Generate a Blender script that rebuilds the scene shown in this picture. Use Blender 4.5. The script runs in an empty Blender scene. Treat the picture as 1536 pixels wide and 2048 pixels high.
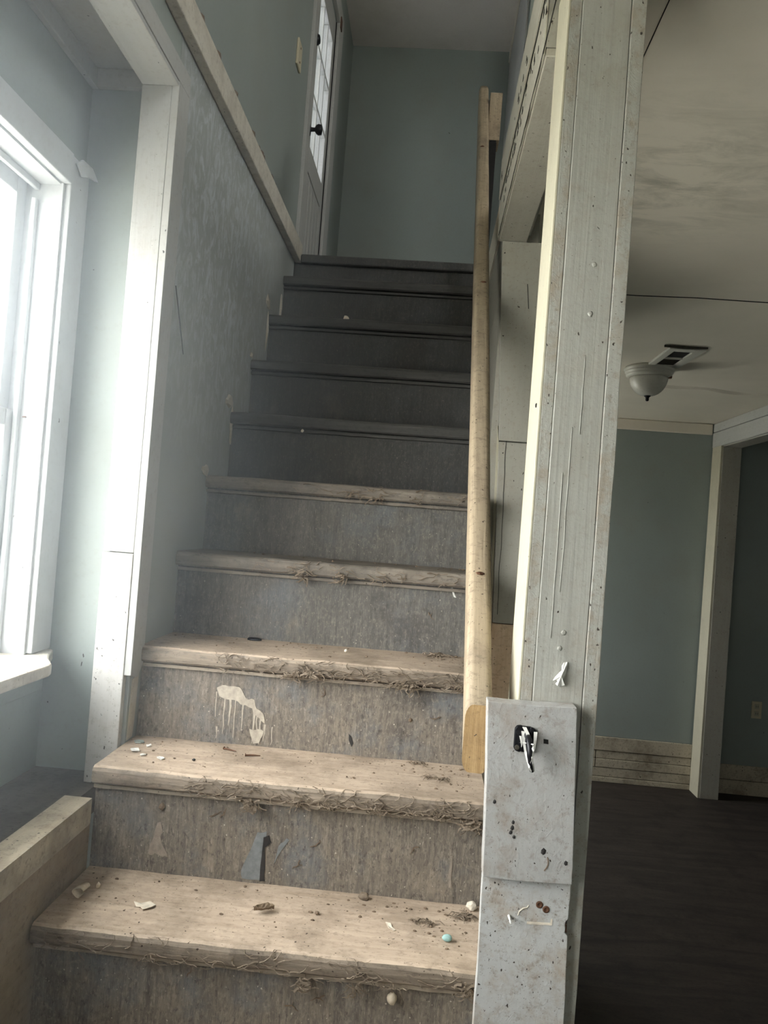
import bpy, bmesh, math, random
from mathutils import Vector, Matrix, noise

random.seed(11)
S = bpy.context.scene
COL = S.collection

# ------------------------------------------------------------------ camera
EYE = 1.70
cd = bpy.data.cameras.new('camera')
cam = bpy.data.objects.new('camera', cd)
COL.objects.link(cam)
yaw, pitch, roll = 0.05852609, 0.01780406, 0.07668569
fwd = Vector((-math.sin(yaw) * math.cos(pitch), math.cos(yaw) * math.cos(pitch), math.sin(pitch)))
rgt = Vector((math.cos(yaw), math.sin(yaw), 0))
up = rgt.cross(fwd)
r2 = math.cos(roll) * rgt + math.sin(roll) * up
u2 = math.cos(roll) * up - math.sin(roll) * rgt
m = Matrix((r2, u2, -fwd)).transposed().to_4x4()
m.translation = (0, 0, EYE)
cam.matrix_world = m
cd.sensor_fit = 'VERTICAL'
cd.sensor_height = 36.0
cd.lens = 1500.0 / 2048.0 * 36.0
cd.clip_start = 0.02
S.camera = cam

# ------------------------------------------------------------------ world, light, exposure
w = bpy.data.worlds.new('overcast_sky')
S.world = w
w.use_nodes = True
bg = w.node_tree.nodes['Background']
bg.inputs['Color'].default_value = (1.0, 0.985, 0.97, 1)
bg.inputs['Strength'].default_value = 13.5
S.view_settings.view_transform = 'Standard'
S.view_settings.look = 'None'
S.view_settings.gamma = 1.0
S.view_settings.use_curve_mapping = False
S.view_settings.exposure = 0.58
S.cycles.max_bounces = 10
S.cycles.diffuse_bounces = 7
S.cycles.transparent_max_bounces = 12
S.cycles.sample_clamp_indirect = 6.0
S.cycles.use_denoising = True


def portal(name, loc, rot, sx, sy):
    l = bpy.data.lights.new(name, 'AREA')
    l.shape = 'RECTANGLE'
    l.size, l.size_y = sx, sy
    l.cycles.is_portal = True
    o = bpy.data.objects.new(name, l)
    o.location = loc
    o.rotation_euler = rot
    COL.objects.link(o)


# window openings (y0, y1, z0, z1) on the outer left wall, used by portals and walls
WX = -0.815                    # inner face of the outer left wall
WIN = (-0.35, 1.52, 1.375, 2.365)
ENT_FILL = (-0.70, -0.20, 1.35, 2.10)                  # made-up glazed opening in the front wall, added as fill (x0, x1, z0, z1)
LOW = (4.4, 5.38, 0.8, 2.15)                    # window under the landing, outer left wall
UPP = (0.4, 1.6, 3.5, 4.75)
UPF_FILL = (0.5, 1.5, 3.45, 4.65)                       # made-up upstairs window, front wall, added to brighten the landing                     # upstairs window, right wall
DOOR = (4.0, 4.70, 2.743, 4.88)
portal('window_daylight', (WX - 0.13, (WIN[0] + WIN[1]) / 2, (WIN[2] + WIN[3]) / 2), (0, -math.pi / 2, 0), 0.99, 2.07)
portal('entry_fill_light', ((ENT_FILL[0] + ENT_FILL[1]) / 2, -2.63, (ENT_FILL[2] + ENT_FILL[3]) / 2), (math.pi / 2, 0, 0), ENT_FILL[1] - ENT_FILL[0], ENT_FILL[3] - ENT_FILL[2])
portal('landing_daylight', (WX - 0.13, (LOW[0] + LOW[1]) / 2, (LOW[2] + LOW[3]) / 2), (0, -math.pi / 2, 0), LOW[3] - LOW[2], LOW[1] - LOW[0])
portal('upper_front_fill_light', ((UPF_FILL[0] + UPF_FILL[1]) / 2, -2.63, (UPF_FILL[2] + UPF_FILL[3]) / 2), (math.pi / 2, 0, 0), UPF_FILL[1] - UPF_FILL[0], UPF_FILL[3] - UPF_FILL[2])
portal('upper_daylight', (4.71, (UPP[0] + UPP[1]) / 2, (UPP[2] + UPP[3]) / 2), (0, math.pi / 2, 0), UPP[3] - UPP[2], UPP[1] - UPP[0])
portal('door_daylight', (WX - 0.13, 4.385, 4.25), (0, -math.pi / 2, 0), 0.9, 0.47)


# ------------------------------------------------------------------ materials
class N:
    def __init__(s, name):
        s.m = bpy.data.materials.new(name)
        s.m.use_nodes = True
        s.t = s.m.node_tree
        s.n = s.t.nodes
        s.b = s.n['Principled BSDF']
        s.tc = s.n.new('ShaderNodeTexCoord')

    def link(s, a, b):
        s.t.links.new(a, b)

    def noise(s, scale, detail=4, rough=0.6, stretch=None, dist=0.0, off=(0, 0, 0)):
        x = s.n.new('ShaderNodeTexNoise')
        x.inputs['Scale'].default_value = scale
        x.inputs['Detail'].default_value = detail
        x.inputs['Roughness'].default_value = rough
        x.inputs['Distortion'].default_value = dist
        mp = s.n.new('ShaderNodeMapping')
        mp.inputs['Scale'].default_value = stretch or (1, 1, 1)
        mp.inputs['Location'].default_value = off
        s.link(s.tc.outputs['Object'], mp.inputs[0])
        s.link(mp.outputs[0], x.inputs['Vector'])
        return x.outputs['Fac']

    def ramp(s, fac, a, b, ca=0.0, cb=1.0):
        x = s.n.new('ShaderNodeMapRange')
        x.inputs['From Min'].default_value = a
        x.inputs['From Max'].default_value = b
        x.inputs['To Min'].default_value = ca
        x.inputs['To Max'].default_value = cb
        s.link(fac, x.inputs['Value'])
        return x.outputs[0]

    def math(s, op, a, b=None):
        x = s.n.new('ShaderNodeMath')
        x.operation = op
        for i, v in enumerate((a, b)):
            if v is None:
                continue
            if isinstance(v, (int, float)):
                x.inputs[i].default_value = v
            else:
                s.link(v, x.inputs[i])
        return x.outputs[0]

    def mix(s, fac, a, b):
        x = s.n.new('ShaderNodeMix')
        x.data_type = 'RGBA'
        if isinstance(fac, (int, float)):
            x.inputs[0].default_value = fac
        else:
            s.link(fac, x.inputs[0])
        for i, v in ((6, a), (7, b)):
            if isinstance(v, tuple):
                x.inputs[i].default_value = (*v[:3], 1)
            else:
                s.link(v, x.inputs[i])
        return x.outputs[2]

    def specks(s, scale, size, keep, stretch=None):
        mp = s.n.new('ShaderNodeMapping')
        mp.inputs['Scale'].default_value = stretch or (1, 1, 1)
        s.link(s.tc.outputs['Object'], mp.inputs[0])
        ns = s.n.new('ShaderNodeTexNoise')
        ns.inputs['Scale'].default_value = scale * 1.7
        s.link(mp.outputs[0], ns.inputs['Vector'])
        add = s.n.new('ShaderNodeVectorMath')
        add.operation = 'MULTIPLY_ADD'
        add.inputs[1].default_value = (0.9 / scale,) * 3
        s.link(ns.outputs['Color'], add.inputs[0])
        s.link(mp.outputs[0], add.inputs[2])
        v = s.n.new('ShaderNodeTexVoronoi')
        v.inputs['Scale'].default_value = scale
        s.link(add.outputs[0], v.inputs['Vector'])
        sep = s.n.new('ShaderNodeSeparateColor')
        s.link(v.outputs['Color'], sep.inputs[0])
        rad = s.ramp(sep.outputs[0], 1 - keep, 1.0, 0.0, size)
        near = s.math('SUBTRACT', rad, v.outputs['Distance'])
        return s.ramp(near, 0.0, size * 0.25)

    def bump(s, h, strength, dist=0.002, prev=None):
        x = s.n.new('ShaderNodeBump')
        x.inputs['Strength'].default_value = strength
        x.inputs['Distance'].default_value = dist
        s.link(h, x.inputs['Height'])
        if prev is not None:
            s.link(prev, x.inputs['Normal'])
        s.link(x.outputs[0], s.b.inputs['Normal'])
        return x.outputs[0]

    def done(s, col, rough=0.6, spec=0.3):
        if isinstance(col, tuple):
            s.b.inputs['Base Color'].default_value = (*col[:3], 1)
        else:
            s.link(col, s.b.inputs['Base Color'])
        s.b.inputs['Roughness'].default_value = rough
        s.b.inputs['Specular IOR Level'].default_value = spec
        return s.m


def paint(name, col, dirt=(0.25, 0.19, 0.13), dirt_amt=0.35, dirt_scale=4.0, lo=0.5, hi=0.75, speck=0.16, speck_scale=70.0,
          speck_size=0.28, grain=None, grain_amt=0.12, bumps=0.25, rough=0.5, chips=0.0, wrinkle=0.0):
    k = N(name)
    c = k.mix(k.ramp(k.noise(1.3, 3), 0.3, 0.7), tuple(x * 0.93 for x in col), tuple(min(1, x * 1.05) for x in col))
    d = k.ramp(k.noise(dirt_scale, 8, 0.68), lo, hi, 0.0, dirt_amt)
    c = k.mix(d, c, dirt)
    c = k.mix(k.ramp(k.noise(75, 7, 0.72, off=(4, 0, 1)), 0.53, 0.68, 0.0, dirt_amt * 0.9), c, tuple(0.6 * q + 0.1 * p for p, q in zip(col, dirt)))
    h = k.noise(45, 5, 0.6)
    nb = k.bump(h, bumps, 0.0015)
    if wrinkle:
        wn = k.noise(16, 3, 0.5, (1, 1, 0.7), 2.5)
        wl_ = k.ramp(k.math('ABSOLUTE', k.math('SUBTRACT', wn, 0.5)), 0.0, 0.035, 1, 0)
        nb = k.bump(wl_, wrinkle, 0.0025, nb)
        nb = k.bump(k.noise(140, 6, 0.7), min(1.0, wrinkle * 6), 0.0012, nb)
    if grain:
        g = k.noise(1.0, 5, 0.6, grain, 0.4)
        c = k.mix(k.ramp(g, 0.45, 0.72, 0.0, grain_amt), c, tuple(x * 0.45 for x in col))
        nb = k.bump(g, 0.5, 0.0015, nb)
    if speck:
        sp = k.specks(speck_scale * 1.9, speck_size * 0.95, speck * 0.9, (1, 1, 0.7))
        c = k.mix(sp, c, (0.035, 0.026, 0.02))
        sp2 = k.specks(speck_scale * 4.1, speck_size, speck * 1.1)
        c = k.mix(k.math('MULTIPLY', sp2, 0.7), c, (0.09, 0.065, 0.045))
    if chips:
        cm = k.ramp(k.noise(9, 9, 0.72, off=(3, 1, 2)), 0.64, 0.66, 0.0, chips)
        c = k.mix(cm, c, (0.42, 0.33, 0.22))
    return k.done(c, rough)


GZ = (90, 90, 3)
M = {}
M['wall'] = paint('blue_grey_wall_paint', (0.285, 0.322, 0.300), dirt_amt=0.18, dirt_scale=2.5, speck=0.03, speck_scale=22, speck_size=0.16, bumps=0.12)
M['trim'] = paint('white_trim_paint', (0.43, 0.43, 0.412), dirt_amt=0.32, dirt_scale=7, lo=0.55, hi=0.8, speck=0.12, speck_scale=40, speck_size=0.2, grain=GZ, grain_amt=0.08, chips=0.25)
M['trim_low'] = paint('spattered_white_trim_paint', (0.47, 0.46, 0.435), dirt_amt=0.45, dirt_scale=9, lo=0.5, hi=0.75, speck=0.4, speck_scale=50, speck_size=0.26, grain=GZ, grain_amt=0.1, bumps=0.4, chips=0.3)
M['trim_h'] = paint('white_trim_paint_level', (0.43, 0.43, 0.412), dirt_amt=0.3, dirt_scale=7, lo=0.55, hi=0.8, speck=0.12, speck_scale=40, speck_size=0.2, grain=(90, 3, 90), grain_amt=0.08)
M['clean'] = paint('white_window_paint', (0.52, 0.53, 0.54), dirt_amt=0.15, dirt_scale=9, speck=0.03, speck_scale=30, speck_size=0.18, bumps=0.1)
M['grey'] = paint('grey_post_paint', (0.33, 0.325, 0.29), wrinkle=0.03, dirt_amt=0.3, dirt_scale=14, speck=0.22, speck_scale=55, speck_size=0.22, grain=(110, 110, 2.2), grain_amt=0.22, bumps=0.35, rough=0.42)
M['strip'] = paint('grey_post_strip_paint', (0.33, 0.325, 0.29), wrinkle=0.08, dirt_amt=0.6, dirt_scale=22, lo=0.46, hi=0.66, speck=0.5, speck_scale=70, speck_size=0.28, grain=(110, 110, 4), grain_amt=0.2, bumps=0.5)
M['cream'] = paint('cream_side_paint', (0.46, 0.43, 0.33), dirt_amt=0.2, dirt_scale=12, speck=0.08, speck_scale=60, grain=GZ, grain_amt=0.1)
M['beige'] = paint('beige_trim_paint', (0.34, 0.325, 0.28), dirt_amt=0.35, dirt_scale=6, lo=0.52, hi=0.75, speck=0.18, speck_scale=45, grain=(40, 40, 2), grain_amt=0.12, bumps=0.4)
M['beam'] = paint('beige_beam_paint', (0.40, 0.38, 0.32), dirt_amt=0.35, dirt_scale=9, lo=0.5, hi=0.75, speck=0.3, speck_scale=60, grain=(60, 3, 60), grain_amt=0.15, bumps=0.5)
M['patch'] = paint('grey_patch_board_paint', (0.35, 0.345, 0.33), dirt=(0.22, 0.16, 0.11), wrinkle=0.10, dirt_amt=0.6, dirt_scale=17, lo=0.5, hi=0.72, speck=0.42, speck_scale=75, speck_size=0.26, bumps=0.5, rough=0.45)
M['patch2'] = paint('dirty_grey_board_paint', (0.43, 0.43, 0.415), dirt=(0.3, 0.23, 0.16), wrinkle=0.08, dirt_amt=0.75, dirt_scale=22, lo=0.47, hi=0.7, speck=0.5, speck_scale=85, speck_size=0.3, bumps=0.7, rough=0.5)
M['curb'] = paint('mud_stained_curb_paint', (0.30, 0.235, 0.16), dirt=(0.12, 0.085, 0.055), dirt_amt=0.7, dirt_scale=8, lo=0.38, hi=0.7, speck=0.3, speck_scale=60, grain=(60, 4, 60), grain_amt=0.3, bumps=0.7)
M['curb_top'] = paint('scuffed_curb_cap_paint', (0.46, 0.395, 0.295), dirt=(0.15, 0.11, 0.075), dirt_amt=0.65, dirt_scale=11, lo=0.42, hi=0.7, speck=0.3, speck_scale=60, grain=(60, 4, 60), grain_amt=0.3, bumps=0.7)
M['dirty'] = paint('dirty_white_paint', (0.60, 0.56, 0.48), dirt=(0.2, 0.15, 0.1), dirt_amt=0.55, dirt_scale=12, lo=0.45, hi=0.72, speck=0.3, speck_scale=60, bumps=0.5)
M['base'] = paint('muddy_baseboard_paint', (0.50, 0.44, 0.34), dirt=(0.09, 0.06, 0.035), dirt_amt=0.75, dirt_scale=5, lo=0.48, hi=0.72, speck=0.2, speck_scale=30, bumps=0.3)
M['white'] = paint('peeling_white_paint', (0.66, 0.65, 0.61), dirt_amt=0.15, speck=0)
M['plaster'] = paint('torn_plaster', (0.50, 0.46, 0.38), dirt_amt=0.4, dirt_scale=20, speck=0.1)
M['bowl'] = paint('frosted_bowl', (0.62, 0.60, 0.54), dirt_amt=0.25, speck=0, rough=0.25)
M['pan'] = paint('white_metal_pan', (0.60, 0.58, 0.52), dirt_amt=0.2, speck=0, rough=0.3)
M['plastic'] = paint('ivory_plastic', (0.62, 0.56, 0.40), dirt_amt=0.2, speck=0, rough=0.4)


def ceiling_mat():
    k = N('stained_ceiling_paint')
    c = k.mix(k.ramp(k.noise(1.1, 4), 0.35, 0.65), (0.68, 0.63, 0.54), (0.78, 0.715, 0.62))
    vm = k.n.new('ShaderNodeVectorMath')
    vm.operation = 'DISTANCE'
    vm.inputs[1].default_value = (0.5, 1.88, 2.6)
    k.link(k.tc.outputs['Object'], vm.inputs[0])
    near = k.ramp(vm.outputs['Value'], 0.05, 0.5, 1, 0)
    st = k.ramp(k.noise(5.0, 9, 0.72, (1, 2.5, 1), 0.6, (2.3, 0.4, 0)), 0.44, 0.66, 0, 0.6)
    c = k.mix(k.math('MULTIPLY', st, near), c, (0.22, 0.215, 0.17))
    st2 = k.ramp(k.noise(1.1, 6, 0.6, off=(5, 1, 0)), 0.55, 0.75, 0, 0.2)
    c = k.mix(st2, c, (0.40, 0.37, 0.29))
    k.bump(k.noise(30, 4), 0.15, 0.002)
    return k.done(c, 0.7, 0.15)


def scuffed_wall():
    k = N('scuffed_blue_grey_wall_paint')
    c = k.mix(k.ramp(k.noise(1.3, 3), 0.3, 0.7), (0.285, 0.305, 0.29), (0.33, 0.35, 0.33))
    # scrubbed, smeared area high on the stair wall
    vm = k.n.new('ShaderNodeVectorMath')
    vm.operation = 'DISTANCE'
    vm.inputs[1].default_value = (-0.6, 2.0, 2.5)
    k.link(k.tc.outputs['Object'], vm.inputs[0])
    mask = k.ramp(vm.outputs['Value'], 0.25, 0.75, 1, 0)
    sm = k.ramp(k.noise(22, 8, 0.75, (1, 1.3, 0.7), 1.2), 0.47, 0.60)
    c = k.mix(k.math('MULTIPLY', k.math('MULTIPLY', sm, mask), 0.85), c, (0.50, 0.535, 0.565))
    sp = k.specks(25, 0.2, 0.05)
    c = k.mix(sp, c, (0.1, 0.09, 0.08))
    k.bump(k.noise(24, 7, 0.7), 0.35, 0.003)
    return k.done(c, 0.6)


def wood(name, a, b, c3, stretch, knots=0.0, rough=0.6, bmp=0.4, specks=0.15, dirt=0.5):
    k = N(name)
    g = k.noise(1.0, 7, 0.62, stretch, 0.8)
    c = k.mix(k.ramp(g, 0.3, 0.7), a, b)
    f = k.noise(6, 8, 0.7)
    c = k.mix(k.ramp(f, dirt, dirt + 0.2, 0, 0.8), c, c3)
    c = k.mix(k.ramp(k.noise(110, 8, 0.74, (0.5, 1, 1), off=(1, 6, 3)), 0.52, 0.66, 0, 0.55), c, tuple(x * 0.7 for x in c3))
    if specks:
        c = k.mix(k.specks(130, 0.28, specks), c, (0.05, 0.036, 0.026))
        c = k.mix(k.math('MULTIPLY', k.specks(260, 0.3, specks), 0.7), c, (0.09, 0.068, 0.05))
    nb = k.bump(g, bmp, 0.002)
    k.bump(k.noise(70, 5, 0.7), 0.35, 0.0015, nb)
    return k.done(c, rough, 0.2)


def riser_mat(name, worn, paint_a, paint_b):
    k = N(name)
    g = k.noise(1.0, 8, 0.7, (95, 95, 9), 0.5)
    c = k.mix(k.ramp(g, 0.34, 0.68), paint_a, paint_b)
    g2 = k.noise(1.0, 7, 0.72, (420, 420, 70), 0.3)
    c = k.mix(k.ramp(g2, 0.52, 0.68, 0, 0.55 * worn), c, (0.42, 0.37, 0.31))
    g3 = k.noise(1.0, 7, 0.72, (300, 300, 60), 0.3, (5, 5, 5))
    c = k.mix(k.ramp(g3, 0.54, 0.7, 0, 0.6 * worn), c, (0.045, 0.04, 0.036))
    mt_ = k.ramp(k.noise(26, 9, 0.75, (1, 1, 0.7), 0.8, (2, 8, 1)), 0.38, 0.66)
    c = k.mix(k.math('MULTIPLY', mt_, 0.65), c, tuple(0.5 * (p + q) * 0.8 for p, q in zip(paint_a, paint_b)))
    b = k.ramp(k.noise(5.5, 7, 0.65, off=(1, 4, 2)), 0.50, 0.68, 0, 0.7 * worn)
    c = k.mix(b, c, (0.135, 0.15, 0.165))
    b2 = k.ramp(k.noise(7, 7, 0.7, (1, 1, 0.6), off=(7, 2, 2)), 0.58, 0.72, 0, 0.6 * worn)
    c = k.mix(b2, c, (0.34, 0.28, 0.21))
    b3 = k.ramp(k.noise(4, 8, 0.7, off=(9, 9, 2)), 0.57, 0.66, 0, 0.6)
    c = k.mix(b3, c, (0.06, 0.055, 0.052))
    c = k.mix(k.ramp(k.noise(140, 8, 0.74, (1, 1, 0.7), off=(2, 1, 7)), 0.53, 0.66, 0, 0.6 * worn), c, (0.30, 0.26, 0.21))
    c = k.mix(k.ramp(k.noise(120, 8, 0.74, (1, 1, 0.6), off=(8, 1, 3)), 0.54, 0.66, 0, 0.7 * worn), c, (0.05, 0.044, 0.038))
    sp = k.specks(170, 0.26, 0.14)
    c = k.mix(k.math('MULTIPLY', sp, worn), c, (0.45, 0.40, 0.33))
    nb = k.bump(g, 0.5, 0.002)
    k.bump(k.noise(60, 6, 0.7), 0.5, 0.002, nb)
    return k.done(c, 0.65, 0.2)


def flat(name, col, rough=0.5, metal=0.0):
    k = N(name)
    c = k.mix(k.ramp(k.noise(80, 4), 0.3, 0.7), tuple(x * 0.75 for x in col), tuple(min(1, x * 1.2) for x in col))
    k.bump(k.noise(120, 3), 0.2, 0.0008)
    k.b.inputs['Metallic'].default_value = metal
    return k.done(c, rough)


M['ceil'] = ceiling_mat()
M['upceil'] = paint('pinkish_upper_ceiling_paint', (0.80, 0.75, 0.71), dirt_amt=0.12, speck=0)
M['scuff'] = scuffed_wall()
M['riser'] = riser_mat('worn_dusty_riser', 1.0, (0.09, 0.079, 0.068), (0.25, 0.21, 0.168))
M['riser_mid'] = riser_mat('mid_tone_riser', 0.6, (0.075, 0.073, 0.068), (0.155, 0.142, 0.125))
M['riser_dark'] = riser_mat('dark_tone_riser', 0.25, (0.05, 0.05, 0.048), (0.075, 0.074, 0.07))  # riser tones get darker from the lower steps to the upper ones
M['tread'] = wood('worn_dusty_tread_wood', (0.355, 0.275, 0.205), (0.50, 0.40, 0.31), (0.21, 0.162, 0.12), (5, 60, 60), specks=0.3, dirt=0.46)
M['tread_mid'] = wood('mid_tone_tread', (0.14, 0.12, 0.10), (0.24, 0.205, 0.165), (0.085, 0.077, 0.068), (2.5, 34, 34), specks=0.1)
M['tread_dark'] = wood('dark_tone_tread', (0.055, 0.054, 0.051), (0.085, 0.081, 0.075), (0.05, 0.05, 0.047), (2.5, 34, 34), specks=0.05)  # treads follow the same darker tones up the stair
M['cove'] = wood('dusty_cove_wood', (0.27, 0.225, 0.175), (0.40, 0.34, 0.27), (0.16, 0.125, 0.1), (3, 40, 40), specks=0.2)
M['nosing'] = wood('dirty_nosing_wood', (0.15, 0.12, 0.092), (0.29, 0.235, 0.18), (0.085, 0.068, 0.054), (6, 80, 80), specks=0.3, bmp=1.0)
M['rail'] = wood('bare_weathered_pine', (0.26, 0.205, 0.14), (0.38, 0.305, 0.21), (0.15, 0.115, 0.085), (80, 4, 4), specks=0.35, bmp=0.5)
M['rail_end'] = wood('sawn_pine_end', (0.30, 0.19, 0.085), (0.42, 0.285, 0.14), (0.22, 0.14, 0.07), (160, 20, 9), specks=0.1)
M['plank'] = wood('bare_plank_wood', (0.60, 0.43, 0.29), (0.74, 0.58, 0.43), (0.48, 0.32, 0.2), (60, 60, 4), specks=0.2)
M['floor'] = wood('dirty_dark_floor', (0.028, 0.023, 0.020), (0.058, 0.046, 0.038), (0.022, 0.018, 0.016), (2, 14, 2), specks=0.05, rough=0.7)
M['sillfloor'] = wood('dark_dusty_ledge_floor', (0.10, 0.09, 0.08), (0.17, 0.15, 0.13), (0.07, 0.06, 0.052), (12, 2, 2), specks=0.1, rough=0.7)
M['black'] = flat('black_iron', (0.012, 0.012, 0.014), 0.35, 0.3)
M['dark'] = flat('dark_hollow', (0.012, 0.011, 0.01), 0.8)
M['rust'] = flat('rusty_steel', (0.12, 0.06, 0.035), 0.6, 0.5)
M['root'] = flat('dried_root_fibre', (0.19, 0.148, 0.108), 0.8)
M['crumb'] = flat('dry_dirt', (0.16, 0.115, 0.08), 0.9)
M['leaf'] = flat('dead_brown_leaf', (0.16, 0.115, 0.075), 0.8)
M['chip'] = flat('cream_paint_chip', (0.62, 0.55, 0.45), 0.6)
M['teal'] = flat('pale_teal_shell', (0.28, 0.44, 0.42), 0.45)
M['cocoon'] = flat('papery_tan_case', (0.47, 0.40, 0.30), 0.7)
M['smear'] = flat('cream_paint_smear', (0.37, 0.325, 0.265), 0.6)
M['faint'] = flat('faint_brown_smear', (0.25, 0.21, 0.17), 0.7)
M['tar'] = flat('dark_tar_stain', (0.03, 0.028, 0.027), 0.45)
M['blueg'] = flat('blue_grey_paint_smear', (0.17, 0.18, 0.182), 0.5)
M['grille'] = flat('tarnished_grille_metal', (0.05, 0.045, 0.035), 0.5)
M['ground'] = flat('pale_dry_ground', (0.50, 0.49, 0.44), 0.9)


def glass_mat():
    mt = bpy.data.materials.new('thin_window_glass')
    mt.use_nodes = True
    t = mt.node_tree
    t.nodes.clear()
    o = t.nodes.new('ShaderNodeOutputMaterial')
    tr = t.nodes.new('ShaderNodeBsdfTransparent')
    tr.inputs[0].default_value = (0.95, 0.97, 0.97, 1)
    gl = t.nodes.new('ShaderNodeBsdfGlossy')
    gl.inputs['Roughness'].default_value = 0.03
    fr = t.nodes.new('ShaderNodeFresnel')
    fr.inputs[0].default_value = 1.45
    mx = t.nodes.new('ShaderNodeMixShader')
    ge = t.nodes.new('ShaderNodeNewGeometry')
    fc = t.nodes.new('ShaderNodeMath')
    fc.operation = 'SUBTRACT'
    fc.use_clamp = True
    t.links.new(fr.outputs[0], fc.inputs[0])
    t.links.new(ge.outputs['Backfacing'], fc.inputs[1])
    t.links.new(fc.outputs[0], mx.inputs[0])
    t.links.new(tr.outputs[0], mx.inputs[1])
    t.links.new(gl.outputs[0], mx.inputs[2])
    t.links.new(mx.outputs[0], o.inputs[0])
    return mt


M['glass'] = glass_mat()


def curtain_mat():
    mt = bpy.data.materials.new('sheer_white_curtain')
    mt.use_nodes = True
    t = mt.node_tree
    t.nodes.clear()
    o = t.nodes.new('ShaderNodeOutputMaterial')
    d = t.nodes.new('ShaderNodeBsdfDiffuse')
    d.inputs[0].default_value = (0.30, 0.31, 0.34, 1)
    tl = t.nodes.new('ShaderNodeBsdfTranslucent')
    tl.inputs[0].default_value = (0.30, 0.31, 0.34, 1)
    tr = t.nodes.new('ShaderNodeBsdfTransparent')
    m1 = t.nodes.new('ShaderNodeMixShader')
    m1.inputs[0].default_value = 0.6
    m2 = t.nodes.new('ShaderNodeMixShader')
    m2.inputs[0].default_value = 0.006
    t.links.new(d.outputs[0], m1.inputs[1])
    t.links.new(tl.outputs[0], m1.inputs[2])
    t.links.new(m1.outputs[0], m2.inputs[1])
    t.links.new(tr.outputs[0], m2.inputs[2])
    t.links.new(m2.outputs[0], o.inputs[0])
    return mt


M['curtain'] = curtain_mat()


# ------------------------------------------------------------------ mesh builder
class MB:
    def __init__(s):
        s.v, s.f = [], []

    def box(s, x0, x1, y0, y1, z0, z1):
        b = len(s.v)
        s.v += [(x, y, z) for z in (z0, z1) for y in (y0, y1) for x in (x0, x1)]
        for q in ((0, 2, 3, 1), (4, 5, 7, 6), (0, 1, 5, 4), (2, 6, 7, 3), (0, 4, 6, 2), (1, 3, 7, 5)):
            s.f.append(tuple(b + i for i in q))
        return s

    def prism(s, pts, ext):
        b, n = len(s.v), len(pts)
        e = Vector(ext)
        s.v += [tuple(p) for p in pts] + [tuple(Vector(p) + e) for p in pts]
        s.f.append(tuple(b + i for i in range(n)))
        s.f.append(tuple(b + n + i for i in reversed(range(n))))
        for i in range(n):
            j = (i + 1) % n
            s.f.append((b + i, b + n + i, b + n + j, b + j))
        return s

    def tube(s, pts, rad, n=6):
        pts = [Vector(p) for p in pts]
        b = len(s.v)
        for i, p in enumerate(pts):
            d = (pts[min(i + 1, len(pts) - 1)] - pts[max(i - 1, 0)]).normalized()
            a = d.orthogonal().normalized() if i == 0 else (a - d * a.dot(d)).normalized()
            c = d.cross(a)
            r = rad[i] if isinstance(rad, (list, tuple)) else rad
            for k in range(n):
                t = 2 * math.pi * k / n
                s.v.append(tuple(p + r * (math.cos(t) * a + math.sin(t) * c)))
        for i in range(len(pts) - 1):
            for k in range(n):
                k2 = (k + 1) % n
                s.f.append((b + i * n + k, b + i * n + k2, b + (i + 1) * n + k2, b + (i + 1) * n + k))
        s.f.append(tuple(b + k for k in reversed(range(n))))
        s.f.append(tuple(b + (len(pts) - 1) * n + k for k in range(n)))
        return s

    def lathe(s, prof, cx, cy, n=36, axis='z'):
        b = len(s.v)
        for r, h in prof:
            for k in range(n):
                t = 2 * math.pi * k / n
                if axis == 'z':
                    s.v.append((cx + r * math.cos(t), cy + r * math.sin(t), h))
                elif axis == 'y':
                    s.v.append((cx + r * math.cos(t), h, cy + r * math.sin(t)))
                else:
                    s.v.append((h, cx + r * math.cos(t), cy + r * math.sin(t)))
        for i in range(len(prof) - 1):
            for k in range(n):
                k2 = (k + 1) % n
                s.f.append((b + i * n + k, b + i * n + k2, b + (i + 1) * n + k2, b + (i + 1) * n + k))
        s.f.append(tuple(b + k for k in reversed(range(n))))
        s.f.append(tuple(b + (len(prof) - 1) * n + k for k in range(n)))
        return s

    def lump(s, c, r, seed=0, squash=1.0, div=1, amp=0.35):
        bm = bmesh.new()
        bmesh.ops.create_icosphere(bm, subdivisions=div, radius=1)
        b = len(s.v)
        for v in bm.verts:
            q = v.co * (1 + amp * noise.noise(v.co * 1.6 + Vector((seed * 3.1, seed, 0))))
            s.v.append((c[0] + q.x * r[0], c[1] + q.y * r[1], c[2] + q.z * r[2] * squash))
        for f in bm.faces:
            s.f.append(tuple(b + v.index for v in f.verts))
        bm.free()
        return s

    def build(s, name, mat, parent=None, bevel=0.0, smooth=False, loc=None):
        me = bpy.data.meshes.new(name)
        me.from_pydata(s.v, [], s.f)
        bm = bmesh.new()
        bm.from_mesh(me)
        bmesh.ops.recalc_face_normals(bm, faces=bm.faces)
        bm.to_mesh(me)
        bm.free()
        if smooth:
            for p in me.polygons:
                p.use_smooth = True
        me.materials.append(mat if not isinstance(mat, str) else M[mat])
        o = bpy.data.objects.new(name, me)
        COL.objects.link(o)
        if bevel:
            bv = o.modifiers.new('bevel', 'BEVEL')
            bv.width = bevel
            bv.segments = 2
            bv.limit_method = 'ANGLE'
        if parent is not None:
            attach(o, parent)
        return o


def world_loc(o):
    p = Vector(o.location)
    while o.parent:
        o = o.parent
        p = p + Vector(o.location)
    return p


def attach(o, parent):
    o.parent = parent
    o.location = Vector(o.location) - (world_loc(parent))
    o.matrix_parent_inverse = Matrix.Identity(4)


def root(name, label, cat, loc, group=None):
    o = bpy.data.objects.new(name, None)
    o.location = loc
    o.empty_display_size = 0.05
    COL.objects.link(o)
    return tag(o, label, cat, group)


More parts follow.
